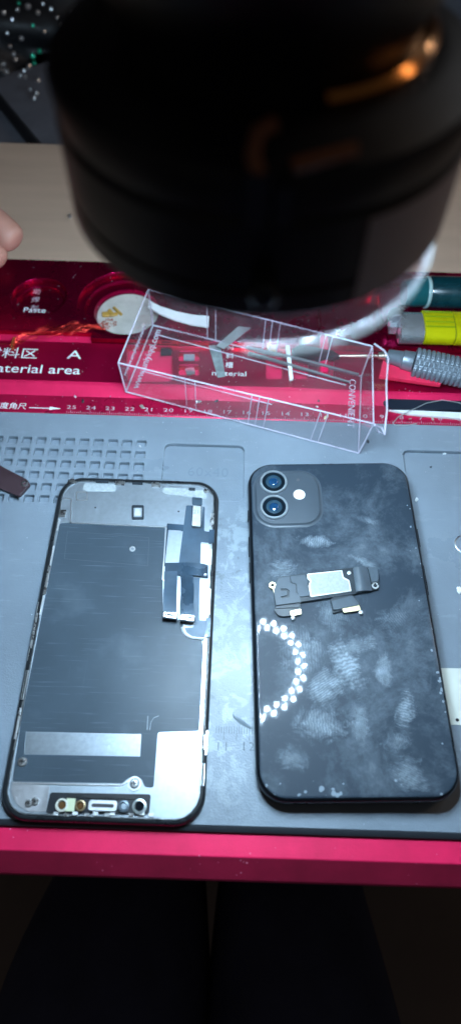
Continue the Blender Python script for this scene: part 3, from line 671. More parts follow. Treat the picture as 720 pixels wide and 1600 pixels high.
# curved cover right
mb = MB(); a = T([(520,62),(536,192)], 10.5); b_ = T([(596,60),(622,185)], 10.5); rings = []
for i in range(9):
    t = i/8; z = ZS+1.4+1.5*math.sin(PI*(.15+.8*t))
    p0 = Vector(a[0]).lerp(Vector(b_[0]), t); p1_ = Vector(a[1]).lerp(Vector(b_[1]), t); rings.append([(*p0,ZS+1.2),(*p1_,ZS+1.2),(*p1_,z),(*p0,z)])
mb.loft(rings); mb.build('curved_cover', SB, spk, True, 50)
plate('right_cover', rnd(T([(600,62),(648,62),(655,118),(652,138),(620,142),(612,110)], 10.2), .4), [], ZS+1.4, ZS+2.1, SB, spk, bev=.08)
plate('lower_body', rnd(T([(98,285),(108,268),(240,262),(246,310),(150,322),(120,315)], 9.2), .6), [], ZS, ZS+1.2, SB2, spk, bev=.1)
plate('gold_tab', rnd(T([(182,292),(242,280),(246,306),(190,318)], 9.8), .5), [circ(*T([(203,300)], 9.8)[0], .6, 14)], ZS+1.2, ZS+1.5, GOLD, spk)
plate('bracket', rnd(T([(398,232),(412,220),(515,208),(556,250),(560,285),(470,306),(462,292),(412,305),(405,262)], 9.5), .5), [], ZS, ZS+1.3, SB2, spk, bev=.1)
plate('bracket_cover', rnd(T([(405,240),(515,212),(550,252),(548,262),(465,278),(440,285),(415,288)], 10.4), .5), [], ZS+1.3, ZS+2.2, SB, spk, bev=.1)
plate('connector', rnd(T([(458,276),(550,264),(560,292),(470,304)], 9.5), .3), [], ZS+1.25, ZS+1.7, GOLD, spk)
for (x, y, m_) in ((90,152,GOLD),(637,160,SIL)):
    q = T([(x,y)], 9.8)[0]; mb = MB(); mb.ringrev([(1.5,ZS+.6),(1.5,ZS+1.6),(.8,ZS+1.6),(.8,ZS+.6)], 24, cx=q[0], cy=q[1]); mb.build('screw_eyelet', m_, spk, True)
plate('gold_tab', rnd(T([(92,165),(114,163),(116,190),(98,192)], 9.8), .3), [], ZS+1.0, ZS+1.55, GOLD, spk)
for (x, y) in ((256,116),(499,88),(562,300),(200,326)):
    q = T([(x,y)], 10)[0]; mb = MB(); mb.rev([(.9,ZS+.5),(.9,ZS+1.5),(.5,ZS+1.75)], 14, cx=q[0], cy=q[1]); mb.build('rivet', SILR, spk, True)

# ------------------------------------------------------------------ clear plastic box
bx = empty('clear_plastic_box', tuple(at(380, 600, 2)), 0, 'open clear plastic box with ribbed sides lying across tray and mat', 'plastic box')
OB = at(380, 600, 2)
def B(px, py, z): return at(px, py, z)-OB
c0, c1, c2, c3 = B(197,612,2.9), B(560,708,.6), B(564,588,5.2), B(239,508,6.6)        # bottom: front-left, front-right, back-right, back-left
t0, t1, t2, t3 = B(185,567,24.5), B(583,662,22.0), B(581,541,26.5), B(232,452,29.0)
CLR = clear('clear_styrene', tint=(.996,.993,.997), body=.016)
EDG = clear('edge_lit_styrene', tint=(.97,.97,.99), body=.30, bodyc=(.85,.82,.95), rough=.15, boost=1.0)  # milky body colour stands in for the edge-lit brightness of clear plastic
def wallm(name, a, b_, c_, d, m=CLR, th=1.2):
    n = (b_-a).cross(d-a).normalized()*th; mb = MB(); mb.hexa([a,b_,c_,d], [a+n,b_+n,c_+n,d+n]); return mb.build(name, m, bx)
wallm('bottom', c0, c1, c2, c3); wallm('front_wall', c1, c0, t0, t1); wallm('back_wall', c3, c2, t2, t3)
wallm('left_wall', c0, c3, t3, t0); wallm('right_wall', c2, c1, t1, t2)
mb = MB()
for a, b_ in ((c0,c1),(c1,c2),(c2,c3),(c3,c0),(t0,t1),(t1,t2),(t2,t3),(t3,t0),(c0,t0),(c1,t1),(c2,t2),(c3,t3)): mb.tube([a,b_], .46, 6)
mb.build('moulded_edges', EDG, bx, True)
mb = MB()
for f in (.27, .31, .535, .565, .60, .80, .83):
    for (ca, cb_, ta, tb) in ((c0,c1,t0,t1),(c3,c2,t3,t2)):
        mb = MB(); mb.tube([ca.lerp(cb_, f), ta.lerp(tb, f)], .28, 5); mb.build('rib', EDG, bx, True)
mb = MB()
n_up = Vector((0,0,1.5))
a = c0.lerp(c3,.3).lerp(c1.lerp(c2,.3),.04)+n_up; b_ = c0.lerp(c3,.3).lerp(c1.lerp(c2,.3),.62)+n_up
mb.tube([a,b_], .3, 5); mb.tube([c0.lerp(c3,.85).lerp(c1.lerp(c2,.85),.03)+n_up, c0.lerp(c3,.8).lerp(c1.lerp(c2,.8),.93)+n_up], .3, 5)
mb.build('floor_ridges', EDG, bx, True)
# hinged flap at the right end
f0, f1, f2, f3 = B(585,664,21.5), B(600,679,15), B(603,600,22), B(606,560,24)
f4 = B(584,537,26.5)
mb = MB(); mb.tube([f1, B(604,640,18), f2, f3, B(600,548,26), f4], .55, 6); mb.tube([f0, B(596,668,18), f1, B(590,674,16), f0], .6, 6)
mb.build('flap_edge', EDG, bx, True)
mb = MB(); mb.add([f1, B(604,640,18), f2, f3, B(600,548,26), f4, t2, t1.lerp(t2,.5), t1], [(0,1,2,7,8),(2,3,4,5,6,7)]); mb.build('flap', CLR, bx)
# embossed writing along both ends (runs towards the back)
EMB = clear('embossed_plastic', tint=(.9,.9,.95), body=.28, bodyc=(.9,.85,.95), rough=.2, boost=1)
def wtext(body, org, xd, yd, size, name, sx=1.):
    xd = xd.normalized(); yd = (yd-xd*yd.dot(xd)).normalized(); zd = xd.cross(yd)
    M = Matrix(((xd.x,yd.x,zd.x,org.x),(xd.y,yd.y,zd.y,org.y),(xd.z,yd.z,zd.z,org.z),(0,0,0,1))) @ Matrix.Diagonal((sx,1,1,1))
    return text(name, body, 0,0,0, size, EMB, bx, ext=.2, ax='LEFT', M=M)
u = (c3-c0); r_ = (c1-c0)
wtext('www.uniyiqqi.com', c0+u*.05+r_.normalized()*4.5+Vector((0,0,1.6)), u, -r_, 5.2, 'embossed_writing', 1.05)
wtext('www.uniyiqqi.com', c0.lerp(t0,.45)+u*.05+Vector((.2,0,0)), u, (t0-c0), 4.6, 'embossed_writing', 1.0)
wtext('CONVENIENT', c1+(c2-c1)*.9+r_.normalized()*-5+Vector((0,0,1.6)), c1-c2, r_, 5, 'embossed_writing', .95)

# ------------------------------------------------------------------ things behind the box on the tray
wp = mat('white_plastic', (.75,.78,.78), .45, var=.05)
mb = MB(); L_ = [at(x, y, 9.5) for x, y in ((232,474),(250,484),(275,493),(300,499),(326,502))]
for i in range(len(L_)-1):
    a, b_ = L_[i], L_[i+1]; w0, w1 = 2.5+i*.4, 2.9+i*.4
    mb.hexa([a+Vector((0,-w0,-1)), b_+Vector((0,-w1,-1)), b_+Vector((0,w1,-1)), a+Vector((0,w0,-1))], [a+Vector((0,-w0,0)), b_+Vector((0,-w1,0)), b_+Vector((0,w1,0)), a+Vector((0,w0,0))])
tag(mb.build('plastic_strip', wp, None, True), 'curved white plastic strip on the tray under the left rim of the ring light', 'plastic strip')
def slab(name, L, z0, z1, m, label, cat, group=None):
    o = plate(name, rnd([A(x, y, z1) for x, y in L], .6), [], 0, z1-z0, m, None); o.location = (0, 0, z0*S); return tag(o, label, cat, group)
slab('cotton_swab_stick', [(446,540),(452,540),(458,592),(452,593)], 6.8, 8.2, wp, 'short white stick lying upright behind the clear box wall', 'stick')
slab('foil_strip', [(372,510),(392,512),(350,545),(338,540)], 6.2, 6.5, mat('pale_foil', (.55,.6,.6), .3, .6), 'pale grey foil strip lying slanted behind the clear box', 'foil strip')
slab('adhesive_tab', [(326,540),(344,538),(352,588),(340,590)], 3.0, 3.3, mat('green_grey_tape', (.2,.24,.24), .5, var=.3, vs=200), 'green-grey tape tab covering part of the word material', 'tape')
slab('small_chip', [(252,538),(268,537),(268,553),(251,554)], .2, 1.2, BLK, 'square black chip in the wide pocket of the tray', 'chip', 'chips in the tray pockets')
slab('small_chip', [(287,553),(304,553),(304,562),(287,562)], -.6, .4, mat('chip_grey', (.25,.27,.3), .4), 'flat grey chip in the middle small tray slot', 'chip', 'chips in the tray pockets')
slab('small_chip', [(289,576),(303,573),(305,583),(292,585)], -.6, .3, mat('chip_steel', (.4,.42,.42), .3, .7), 'shiny metal chip in the lowest small tray slot', 'chip', 'chips in the tray pockets')
slab('copper_tab', [(417,538),(432,538),(431,551),(416,551)], 6.1, 6.5, mat('copper_tan', (.6,.34,.18), .4, .4), 'tiny tan copper tab on the tray behind the box', 'tab')
# steel tweezers seen through the box
tw = empty('tweezers', tuple(at(450, 570, 7)), 0, 'slim steel tweezers lying on the tray behind the clear box', 'tweezers'); ot = at(450,570,7)
for k, (a, b_, c_) in enumerate((((385,543),(470,562),(560,585)), ((388,552),(460,573),(545,597)))):
    mb = MB(); mb.tube([at(*a,7.4)-ot, at(*b_,7.6)-ot, at(*c_,7.2)-ot], [1.0,1.1,.6], 8); mb.build('arm', mat('tweezer_steel', (.35,.36,.38), .3, .9), tw, True)
# black grip shape
slab('rubber_grip', [(455,545),(470,538),(520,548),(532,556),(500,562),(460,556)], 6.1, 8.5, BLK, 'black rubber grip piece behind the clear box', 'grip')
slab('red_comb', [(500,525),(512,526),(512,582),(500,580)], 6.05, 7.2, REDP, 'narrow bright red strip standing on the tray behind the box', 'strip')
# red plastic piece
slab('red_plastic_sleeve', [(598,563),(641,568),(696,580),(688,601),(610,590),(592,588)], 6.2, 8.2, mat('hot_red_plastic', (.8,.03,.09), .4, var=.08, vs=80, dust=.3, dustc=(.2,.02,.04), ds=260), 'bright red plastic sleeve lying below the knurled handle', 'sleeve')
# dark bar and white strip on the ruler
slab('black_bar', [(598,627),(608,623),(760,628),(760,641),(610,639)], .3, 2.4, mat('bar_black', (.012,.018,.03), .35), 'flat black bar lying along the ruler at the right', 'bar')
slab('white_strip', [(606,640),(640,641),(760,646),(760,658),(700,652),(640,647)], .3, 1.6, wp, 'tapered white plastic strip beside the black bar', 'strip')
# wire loop
mb = MB(); mb.tube([at(x, y, z) for x, y, z in ((735,636,3.2),(715,629,3.2),(690,625,3.5),(665,630,3.4),(640,642,2.6),(622,651,1.2),(613,661,.6),(617,665,.5),(632,665,.4),(650,662,.4))], .22, 6)
tag(mb.build('wire_loop', mat('grey_wire', (.6,.62,.62), .35, .6), None, True), 'thin grey wire loop crossing the black bar onto the mat', 'wire')
# cylinders at the right
def cyl(name, pa, pb, prof, m, parent, n=40, bump=None):
    """revolve profile [(t, r)] along pa->pb"""
    pa, pb = Vector(pa), Vector(pb); d = pb-pa; L = d.length; z = d.normalized(); x = z.orthogonal().normalized(); y = z.cross(x)
    M = Matrix(((x.x,y.x,z.x,pa.x),(x.y,y.y,z.y,pa.y),(x.z,y.z,z.z,pa.z),(0,0,0,1)))
    mb = MB(); mb.rev([(r, t*L) for t, r in prof], n, M); return mb.build(name, m, parent, True, 50)
bo = at(700, 455, 14)
bt = empty('green_bottle', tuple(bo), 0, 'dark teal green translucent bottle lying on its side at the back of the tray', 'bottle')
teal = mat('teal_plastic', (.002,.028,.036), .25, coat=.6, var=.3, vs=30, rvar=.08)
teal2 = mat('teal_shoulder', (.006,.075,.085), .2, coat=.6)
pa, pb = at(668, 456, 14)-bo, at(800, 460, 14)-bo
cyl('bottle_body', pa, pb, [(0,8.0),(.02,8.6),(.9,8.6),(1,8)], teal, bt)
cyl('bottle_shoulder', at(630,458,14)-bo, pa, [(0,6.6),(.3,7.8),(.96,8.3),(1,8.3)], teal2, bt)
cyl('rim_ring', at(663,457,14)-bo, at(668,457,14)-bo, [(0,8.5),(.2,8.75),(.8,8.75),(1,8.5)], mat('rim_pale', (.3,.42,.42), .2, coat=1), bt)
# lighter
lo_ = at(680, 512, 12)
lg = empty('cigarette_lighter', tuple(lo_), 0, 'translucent yellow-green lighter with dented chrome hood', 'lighter')
def boxpx(name, L, z0, z1, m, par, org, r=1.5, bev=.4):
    o = plate(name, rnd([(A(x, y, z1)[0]-org.x, A(x, y, z1)[1]-org.y) for x, y in L], r), [], z0-org.z, z1-org.z, m, par, bev=bev, smooth=True); return o
YG = mat('lime_plastic', (.66,.62,.005), .22, coat=.5, trans=.35, var=.2, vs=60, stretch=(.2,1,1))
def stadium(x0, x1, yc, zc, hw, hz, m, name, par, nn=24):
    mb = MB(); rings = []
    for x in (x0, x0+.4, x1-.4, x1):
        k = .9 if x in (x0, x1) else 1
        rings.append([(x, yc+hw*k*math.copysign(abs(math.cos(2*PI*i/nn))**.75, math.cos(2*PI*i/nn)), zc+hz*k*math.copysign(abs(math.sin(2*PI*i/nn))**.75, math.sin(2*PI*i/nn))) for i in range(nn)])
    mb.loft(rings); return mb.build(name, m, par, True, 50)
xa = at(658, 512, 12).x-lo_.x; xb = at(705, 512, 12).x-lo_.x
stadium(xa, xb, 0, 0, 10.6, 5.6, YG, 'lighter_body', lg)
stadium(xb+.3, xb+45, 0, 0, 10.6, 5.6, YG, 'lighter_body', lg)
stadium(xb, xb+.3, 0, 0, 9.8, 5.0, mat('lime_dark', (.1,.16,.01), .3), 'divider', lg)
mb = MB()
for yy in (-5,-1.5,2.5,6): mb.box(xa+.6, xb-.6, yy-.3, yy+.3, 5.4, 5.75)
mb.build('liquid_lines', mat('lime_lines', (.22,.33,.01), .2, coat=.5), lg)
CHR = mat('dented_chrome', (.6,.63,.66), .25, .8, bump=.9, bs=160, rvar=.08)
xh = at(621, 512, 12).x-lo_.x
stadium(xh, xa-.05, -1.2, .2, 9.6, 5.8, CHR, 'metal_hood', lg)
mb = MB(); mb.rev([(3.6,-3),(3.9,-2.6),(3.9,2.6),(3.6,3)], 28, Matrix.Translation((xh-1.2,4.5,3)) @ Matrix.Rotation(PI/2, 4, 'X')); mb.build('spark_wheel', mat('wheel_steel', (.3,.31,.33), .4, .9, bump=.8, bs=2000), lg, True)
mb = MB(); mb.box(xh-4.5, xh-.5, -2, 8, -3.5, 1.2); mb.box(xh-5.5, xh-3.5, 1, 5, -1, 2.6); mb.build('thumb_lever', CHR, lg)
# knurled driver
ko = at(680, 572, 12)
kd = empty('knurled_screwdriver', tuple(ko), 0, 'grey knurled metal screwdriver handle with thin shaft beside the lighter', 'screwdriver')
STL = mat('steel_blue', (.22,.26,.30), .42, .6, rvar=.08, bump=.05)
ka, kb = at(646, 566, 12)-ko, at(800, 600, 12)-ko
d_ = (kb-ka); Lk = d_.length; zz = d_.normalized(); xx = zz.orthogonal().normalized(); yy_ = zz.cross(xx)
Mk = Matrix(((xx.x,yy_.x,zz.x,ka.x),(xx.y,yy_.y,zz.y,ka.y),(xx.z,yy_.z,zz.z,ka.z),(0,0,0,1)))
mb = MB(); rings = []; nn = 72; pos = 0
prof = []
while pos < Lk:
    prof += [(pos, 6.9), (pos+.25, 7.55), (pos+1.75, 7.55), (pos+2.0, 6.9)]; pos += 2.45
rings = [[(r*(1+(.02 if (i+k//4) % 2 else -.012) if r > 7 else r)*1.0 if False else (r+(.16 if (i % 2) else -.1) if r > 7 else r)*math.cos(2*PI*i/nn), (r+(.16 if (i % 2) else -.1) if r > 7 else r)*math.sin(2*PI*i/nn), z) for i in range(nn)] for k, (z, r) in enumerate(prof)]
mb.loft(rings, True, True, Mk); mb.build('knurled_grip', STL, kd, True, 20)
kc = at(604, 556, 11)-ko
cyl('collar', kc, ka, [(0,3.2),(.05,3.6),(.55,4.3),(.6,5.2),(.62,4.9),(.97,5.3),(1,5.6)], STL, kd)
cyl('shaft', at(530, 556, 9)-ko, kc, [(0,.45),(.3,.8),(.8,.9),(.82,1.9),(1,2.0)], mat('shaft_gold', (.7,.62,.5), .3, .9), kd, 16)

# bits of debris
deb = [('metal_crumb',(118,620),1.6,(.6,.6,.62),'tiny silver crumb on the red ruler strip above 25'),
       ('black_crumb',(130,627),2.2,(.02,.02,.025),'small black crumb on the red ruler strip above 24'),
       ('grey_crumb',(173,620),1.0,(.2,.2,.22),'tiny grey crumb on the ruler strip above 23'),
       ('metal_crumb',(219,698),1.8,(.7,.72,.75),'crumb stuck in the last pocket of the top row'),
       ('metal_crumb',(222,636),2.8,(.5,.5,.45),'flat metal sliver beside the box corner at 22'),
       ('metal_crumb',(688,652),2.4,(.65,.6,.5),'bent metal crumb beside the ruler number 7'),
       ('metal_crumb',(675,655),2.0,(.6,.55,.45),'small brass crumb just left of the bent one'),
       ('metal_crumb',(640,655),1.3,(.5,.45,.4),'tiny brass crumb between 8 and 7'),
       ('white_crumb',(694,708),2.3,(.75,.78,.8),'white crumb at the edge of the right mat recess'),
       ('white_crumb',(650,781),2.0,(.7,.74,.76),'white smear beside the phone frame at the right'),
       ('white_crumb',(716,922),3.0,(.72,.72,.68),'larger off-white chip at the right edge of the mat'),
       ('black_crumb',(672,730),1.2,(.03,.04,.05),'black speck in the right mat recess'),
       ('metal_crumb',(57,715),2.0,(.7,.72,.74),'pale crumb in a pocket of the second row, near the left'),
       ('metal_crumb',(172,718),1.6,(.7,.72,.74),'pale crumb in a pocket of the second row, near its right end'),
       ('black_crumb',(498,626),2.2,(.03,.03,.04),'dark tear-shaped crumb under the clear box'),
       ('gold_crumb',(509,652),2.6,(.7,.6,.35),'gold sliver on the ruler seen through the box'),
       ('metal_crumb',(495,636),1.4,(.7,.72,.74),'bright crumb beside the dark tear-shaped one'),
       ('metal_crumb',(310,628),2.4,(.6,.65,.65),'pale flake under the front wall of the box'),
       ('black_crumb',(338,627),2.0,(.03,.03,.04),'dark flake under the front wall of the box'),
       ('black_crumb',(574,690),2.0,(.05,.06,.07),'short dark splinter in the lower right corner of the box')]
for i, (nm, (px, py), s_, c_, lb) in enumerate(deb):
    z = 0.0
    if py < 640 and py > 615: z = .1
    if (px, py) in ((219,698),(57,715),(172,718)): z = -2.3
    if px > 640 and py > 700: z = -2.38
    rp = random.Random(i+5); t = at(px, py, z)
    bm = bmesh.new(); bmesh.ops.create_icosphere(bm, subdivisions=2, radius=.5)
    for v in bm.verts:
        v.co *= rp.uniform(.6, 1.2)
        v.co = Vector((v.co.x*s_*1.3, v.co.y*s_*.7, max(-.3, v.co.z*s_*.55)))*S
    me = bpy.data.meshes.new(nm); bm.to_mesh(me); bm.free()
    o = link(nm, me, mat(nm+'_m', c_, .35, .7 if 'metal' in nm or 'gold' in nm else 0), None)
    o.location = (t.x*S, t.y*S, (z+.28)*S); o.rotation_euler = (0,0,rp.random()*6)
    tag(o, lb, 'crumb', 'debris on tray and mat')
# scattered fine grit as one stuff object
mb = MB(); rp = random.Random(21)
for k in range(300):
    px, py = rp.uniform(-5,725), rp.choice([rp.uniform(548,655), rp.uniform(614,650), rp.uniform(655,745), rp.uniform(410,520)])
    if py > 655: z = 0
    elif py > 613: z = -.02
    elif py > 598: continue
    elif py > 540: z = 2.5
    else: z = 6
    t = at(px, py, z)
    if z == 6 and t.y < 275: continue
    s_ = rp.uniform(.08,.28)
    mb.box(-s_, s_, -s_*.5, s_*.5, 0, .15, Matrix.Translation((t.x,t.y,z+.01)) @ Matrix.Rotation(rp.random()*3, 4, 'Z'))
tag(mb.build('grit', mat('pale_grit', (.35,.36,.38), .6)), 'fine pale grit scattered over tray and mat', 'grit', kind='stuff')

# steel ring and paper at the right edge of the mat
mb = MB(); t = at(729, 851, -2)
for k in range(33):
    pass
mb.tube([(5.6*math.cos(2*PI*k/40), 5.0*math.sin(2*PI*k/40), .35) for k in range(41)], .35, 8)
o = mb.build('steel_ring', SIL, None, True); o.location = (t.x*S, t.y*S, -2.38*S); tag(o, 'thin bright steel ring lying in the right mat recess', 'ring')
cream = mat('cream_card', (.55,.56,.50), .8, var=.04, dust=.4, dustc=(.08,.08,.08), ds=160)
o = plate('paper_card', rnd([A(x, y, 0) for x, y in ((668,1041),(790,1043),(800,1132),(680,1130))], .5), [], 0, .35, cream, None); o.location = (0,0,-2.37*S)
tag(o, 'cream card under the right side of the smartphone', 'card')
mb = MB(); t = at(716,1123,0); mb.rev([(.7,.36),(.7,.42)], 16); o2 = mb.build('punched_dot', BLK, o); o2.location = (t.x*S, t.y*S, 0)
# brown strip at the left with a metal eyelet
ts = empty('brown_handle', tuple(at(10, 745, 1)), 0, 'dark brown flat handle end with steel eyelet lying on the mat pockets', 'handle'); to = at(10,745,1)
BRW = mat('dark_brown', (.045,.025,.03), .45, var=.1, rvar=.1)
plate('strip', rnd([(A(x,y,2.6)[0]-to.x, A(x,y,2.6)[1]-to.y) for x, y in ((-60,700),(0,726),(42,748),(47,755),(31,773),(26,773),(0,762),(-60,736))], .6), [], -.9, 1.1, BRW, ts, bev=.2)
q = at(40, 755, 2.6)-to; mb = MB(); mb.ringrev([(1.6,1.0),(1.6,1.5),(1.0,1.6),(.8,1.1)], 24, cx=q.x-.4, cy=q.y); mb.build('eyelet', SIL, ts, True)

# ------------------------------------------------------------------ ring light and microscope
CX, CY, RZ0 = 3.9, 141.0, 180.0
rl = empty('ring_light', (CX, CY, RZ0), 0, 'black ring light with white LEDs glowing down, clamped under the microscope', 'ring light')
mb = MB(); mb.ringrev([(26,1.2),(38.5,1.2),(38.8,0),(40.4,0),(41,.8),(41,5.6),(40.5,6.0),(40.5,7.0),(41,7.4),(41,19.6),(39.8,21),(36,21.2),(26,21.2)], 128); mb.build('housing', BLKM, rl, True, 30)
LEDM = mat('led_glow', (.9,.95,1), .4, emit=(.57,.80,1.0), es=1650)
proto = None
for row, (r_l, off) in enumerate(((33.6,0),(29.4,.5))):
    for k in range(26):
        a = 2*PI*(k+off)/26
        if proto is None:
            mb = MB(); mb.rev([(.85,.0),(1.0,.25),(1.0,1.15)], 16); proto = mb.build('led', LEDM, rl); o = proto
        else: o = proto.copy(); col.objects.link(o); o.parent = rl
        o.location = (r_l*math.cos(a)*S, r_l*math.sin(a)*S, -.0)
# sticker on the side
def bandm(name, r0, r1, z0, z1, a0_, a1_, m, par, n=40):
    mb = MB(); mb.ringrev([(r0,z0),(r1,z0),(r1,z1),(r0,z1)], n, a0=R(a0_), a1=R(a1_)); return mb.build(name, m, par, True, 40)
bandm('grey_sticker', 41.02, 41.25, 1.5, 19.2, -63, -2, mat('grey_sticker', (.24,.20,.20), .6, var=.06, vs=20), rl)
# white translucent guard hanging below
GRD = clear('frosted_guard', tint=(.95,.92,.95), body=.02, bodyc=(.5,.4,.46), rough=.3, boost=.5)
bandm('clear_guard', 40.0, 40.6, -7.5, -.1, -94, 2, GRD, rl, 60)
mb = MB(); mb.ringrev([(39.6,-9.8),(41.2,-9.8),(41.4,-7.4),(39.8,-7.4)], 60, a0=R(-93), a1=R(2)); mb.build('guard_rim', clear('frosted_rim', tint=(.9,.93,.93), body=.012, bodyc=(.5,.52,.5), rough=.5, boost=.12), rl, True)
# clamp screw and cable bracket on the front
mb = MB(); mb.rev([(2.6,0),(2.6,4.5),(2.1,5)], 24, Matrix.Translation((.8,-41,9)) @ Matrix.Rotation(PI/2, 4, 'X')); mb.rev([(1.0,5),(1.0,5.6)], 16, Matrix.Translation((.8,-41,9)) @ Matrix.Rotation(PI/2, 4, 'X')); mb.build('clamp_screw', mat('screw_black', (.03,.032,.036), .3, .6), rl, True)
ms = empty('microscope', (CX, CY, RZ0+21.4), 0, 'black stereo microscope head seen blurred from above', 'microscope')
mb = MB(); mb.rev([(40.6,.3),(41.2,6),(40.4,8),(34,10.8),(31.6,11.5)], 96); mb.build('objective_housing', BLKM, ms, True, 30)
mb = MB(); mb.ringrev([(27.5,11.6),(30.6,11.6),(31,12.1),(31,13.3),(30,14.2),(27.5,14.2)], 60, a0=R(-72), a1=R(12)); mb.build('brass_lit_arc', BRASS, ms, True, 40)  # ring cut to its lit arc; the unlit rest is left out
mb = MB(); mb.rev([(27.4,11.5),(27.4,15),(29,18),(34,27),(38,38),(39,75),(39.5,76),(39.5,130)], 96); mb.build('zoom_body', BLKG if False else BLKM, ms, True, 30)
mb = MB(); mb.box(-3.2, .6, -43, -39.4, 0, 9); mb.box(1.6, 4.6, -42.8, -39.4, 0, 7); mb.build('cable_bracket', mat('bracket_black', (.02,.02,.024), .3, .4), ms)
P = [Vector((-1.2,-41.5,8)), Vector((-2.2,-40.5,11)), Vector((-1.5,-38.5,13.2)), Vector((1,-37,13.8))]
mb = MB(); mb.tube(P, 1.3, 10); mb.tube([Vector((4,-40,8.9)), Vector((9,-38.6,9.6)), Vector((14,-36.4,9.8))], 1.2, 10); mb.build('brown_cable', mat('brown_cable', (.16,.05,.015), .4), ms, True)

# ------------------------------------------------------------------ background clutter (top left)
cab = mat('black_cable', (.006,.006,.008), .5)
mb = MB(); mb.tube([at(-40, 100, -24), at(0, 158, -24), at(64, 236, -20), at(66, 240, -26)], 4.0, 10); tag(mb.build('black_rod', cab, None, True), 'black rod slanting across the grey shelf behind the desk', 'rod')
mb = MB(); t = at(20, 40, DZ-14)
bagm = mat('black_plastic_bag', (.008,.008,.010), .55, bump=1., bs=60)
rp = random.Random(4); bm = bmesh.new(); bmesh.ops.create_icosphere(bm, subdivisions=4, radius=1)
for v in bm.verts:
    n = v.co.copy(); f = 1+.18*math.sin(n.x*7+1)*math.cos(n.y*6)+.1*math.sin(n.z*11+n.x*9); v.co = Vector((n.x*150*f, n.y*100*f, max(0, n.z*60*f)))*S
me = bpy.data.meshes.new('black_bag'); bm.to_mesh(me); bm.free(); o = link('plastic_bag', me, bagm, None, True, 180)
t = at(-30, 10, -26); o.location = Vector((t.x+10, t.y-8, -26))*S; tag(o, 'crumpled black plastic bag behind the desk in the top left corner', 'bag')
bits = MB(); gre = MB(); bc = Vector((t.x+10, t.y-8, -26))
for k, (px, py, z, s_, gr) in enumerate(((60,20,30,4,0),(114,20,30,3.5,0),(24,93,12,3.5,0),(10,112,8,5,0),(38,110,6,3.5,0),(40,120,4,3.5,0),(48,140,-6,3.5,0),(58,146,-12,4,0),(54,153,-13,3.5,0),(3,108,6,3.5,0),(28,15,30,3.5,0),(90,28,28,3,0),(16,72,18,3,0),(62,80,14,4,1),(52,88,12,4.5,1),(54,99,8,3.5,1),(30,5,34,3,1),(68,6,34,3,0),(6,20,30,4,0),(20,30,28,3,0),(44,10,34,5,0),(80,14,30,4,0),(98,40,22,4,0),(12,52,22,3,0),(34,60,18,4,0),(70,50,20,3,0),(22,84,12,4,0),(46,104,6,5,0),(32,118,2,4,0),(60,126,-4,4,0),(5,100,10,5,0),(52,40,26,3,1))):
    w = at(px, py, z); (gre if gr else bits).loft(rrloft(s_*.8, s_*.8, s_*.3, [(s_*.2,-s_*.4),(0,-s_*.1),(0,s_*.2),(s_*.25,s_*.45)], 3), M=Matrix.Translation(w) @ Matrix.Rotation(k*1.1, 4, 'X') @ Matrix.Rotation(k*.7, 4, 'Y'))
tag(bits.build('metal_bits', SIL, None), 'silvery scraps glinting on the black bag, top left', 'scraps', kind='stuff')
tag(gre.build('green_bits', mat('green_foil', (.02,.35,.2), .3, .5), None), 'green glinting scraps on the black bag, top left', 'scraps', kind='stuff')
mb = MB(); mb.rev([(.2,0),(1.1,.5),(1.5,1.5),(1.1,2.5),(.2,3)], 16); o = mb.build('steel_ball', SIL, None, True); t = at(110, 341, DZ); o.location = Vector((t.x, t.y, DZ))*S
tag(o, 'single shiny steel ball on the beige desk beside the microscope', 'ball')

# ------------------------------------------------------------------ hand at the left edge
skin = mat('skin', (.42,.20,.15), .5, var=.08, vs=60, bump=.15, bs=900, spec=.4)
skin.node_tree.nodes['Principled BSDF'].inputs['Subsurface Weight'].default_value = .15
skin.node_tree.nodes['Principled BSDF'].inputs['Subsurface Radius'].default_value = (.003,.001,.0006)
hz = 38
V = []; E_ = []; RD = []
def node(p, r, par=None):
    V.append(p); RD.append(r); i = len(V)-1
    if par is not None: E_.append((par, i))
    return i
t1_ = at(22, 372, hz); t2_ = at(12, 404, hz-6); t3_ = at(-4, 436, hz-14)
w0 = node(t1_+Vector((-125, 5, 12)), (26,20))
f0_ = node(t1_+Vector((-200, -10, 14)), (30,26), w0); f1_ = node(t1_+Vector((-290, -40, 10)), (36,33), f0_)
pm = node(t1_+Vector((-88, 2, 10)), (30,16), w0)
kn = node(t1_+Vector((-62, 2, 9)), (31,14), pm)
def finger(base, pts, rs, par):
    q = par
    for p, r in zip(pts, rs): q = node(p, r, q)
finger(None, [t1_+Vector((-52,26,12)), t1_+Vector((-30,18,10)), t1_+Vector((-13,7,5)), t1_+Vector((-1,0,0)), t1_+Vector((2.5,-2,-1.5))], [10,10,9.6,9.0,6.2], kn)
finger(None, [t2_+Vector((-46,12,8)), t2_+Vector((-26,9,7)), t2_+Vector((-10,3,2)), t2_+Vector((-1,0,-3))], [9.5,9.2,8.4,7.0], kn)
finger(None, [t3_+Vector((-40,4,10)), t3_+Vector((-22,5,7)), t3_+Vector((-8,1,1)), t3_+Vector((-1,-1,-4))], [9,8.8,8,6.8], kn)
finger(None, [t3_+Vector((-46,-22,10)), t3_+Vector((-30,-22,5)), t3_+Vector((-20,-20,-4)), t3_+Vector((-17,-18,-10))], [8,7.8,7,6], kn)
finger(None, [t1_+Vector((-84,34,4)), t1_+Vector((-58,48,-2)), t1_+Vector((-36,42,-8)), t1_+Vector((-24,36,-10))], [12,11,10,8], pm)
hd = empty('person', tuple(t1_), 0, "hand reaching in from the left above the tray, fingertips curled", 'person')
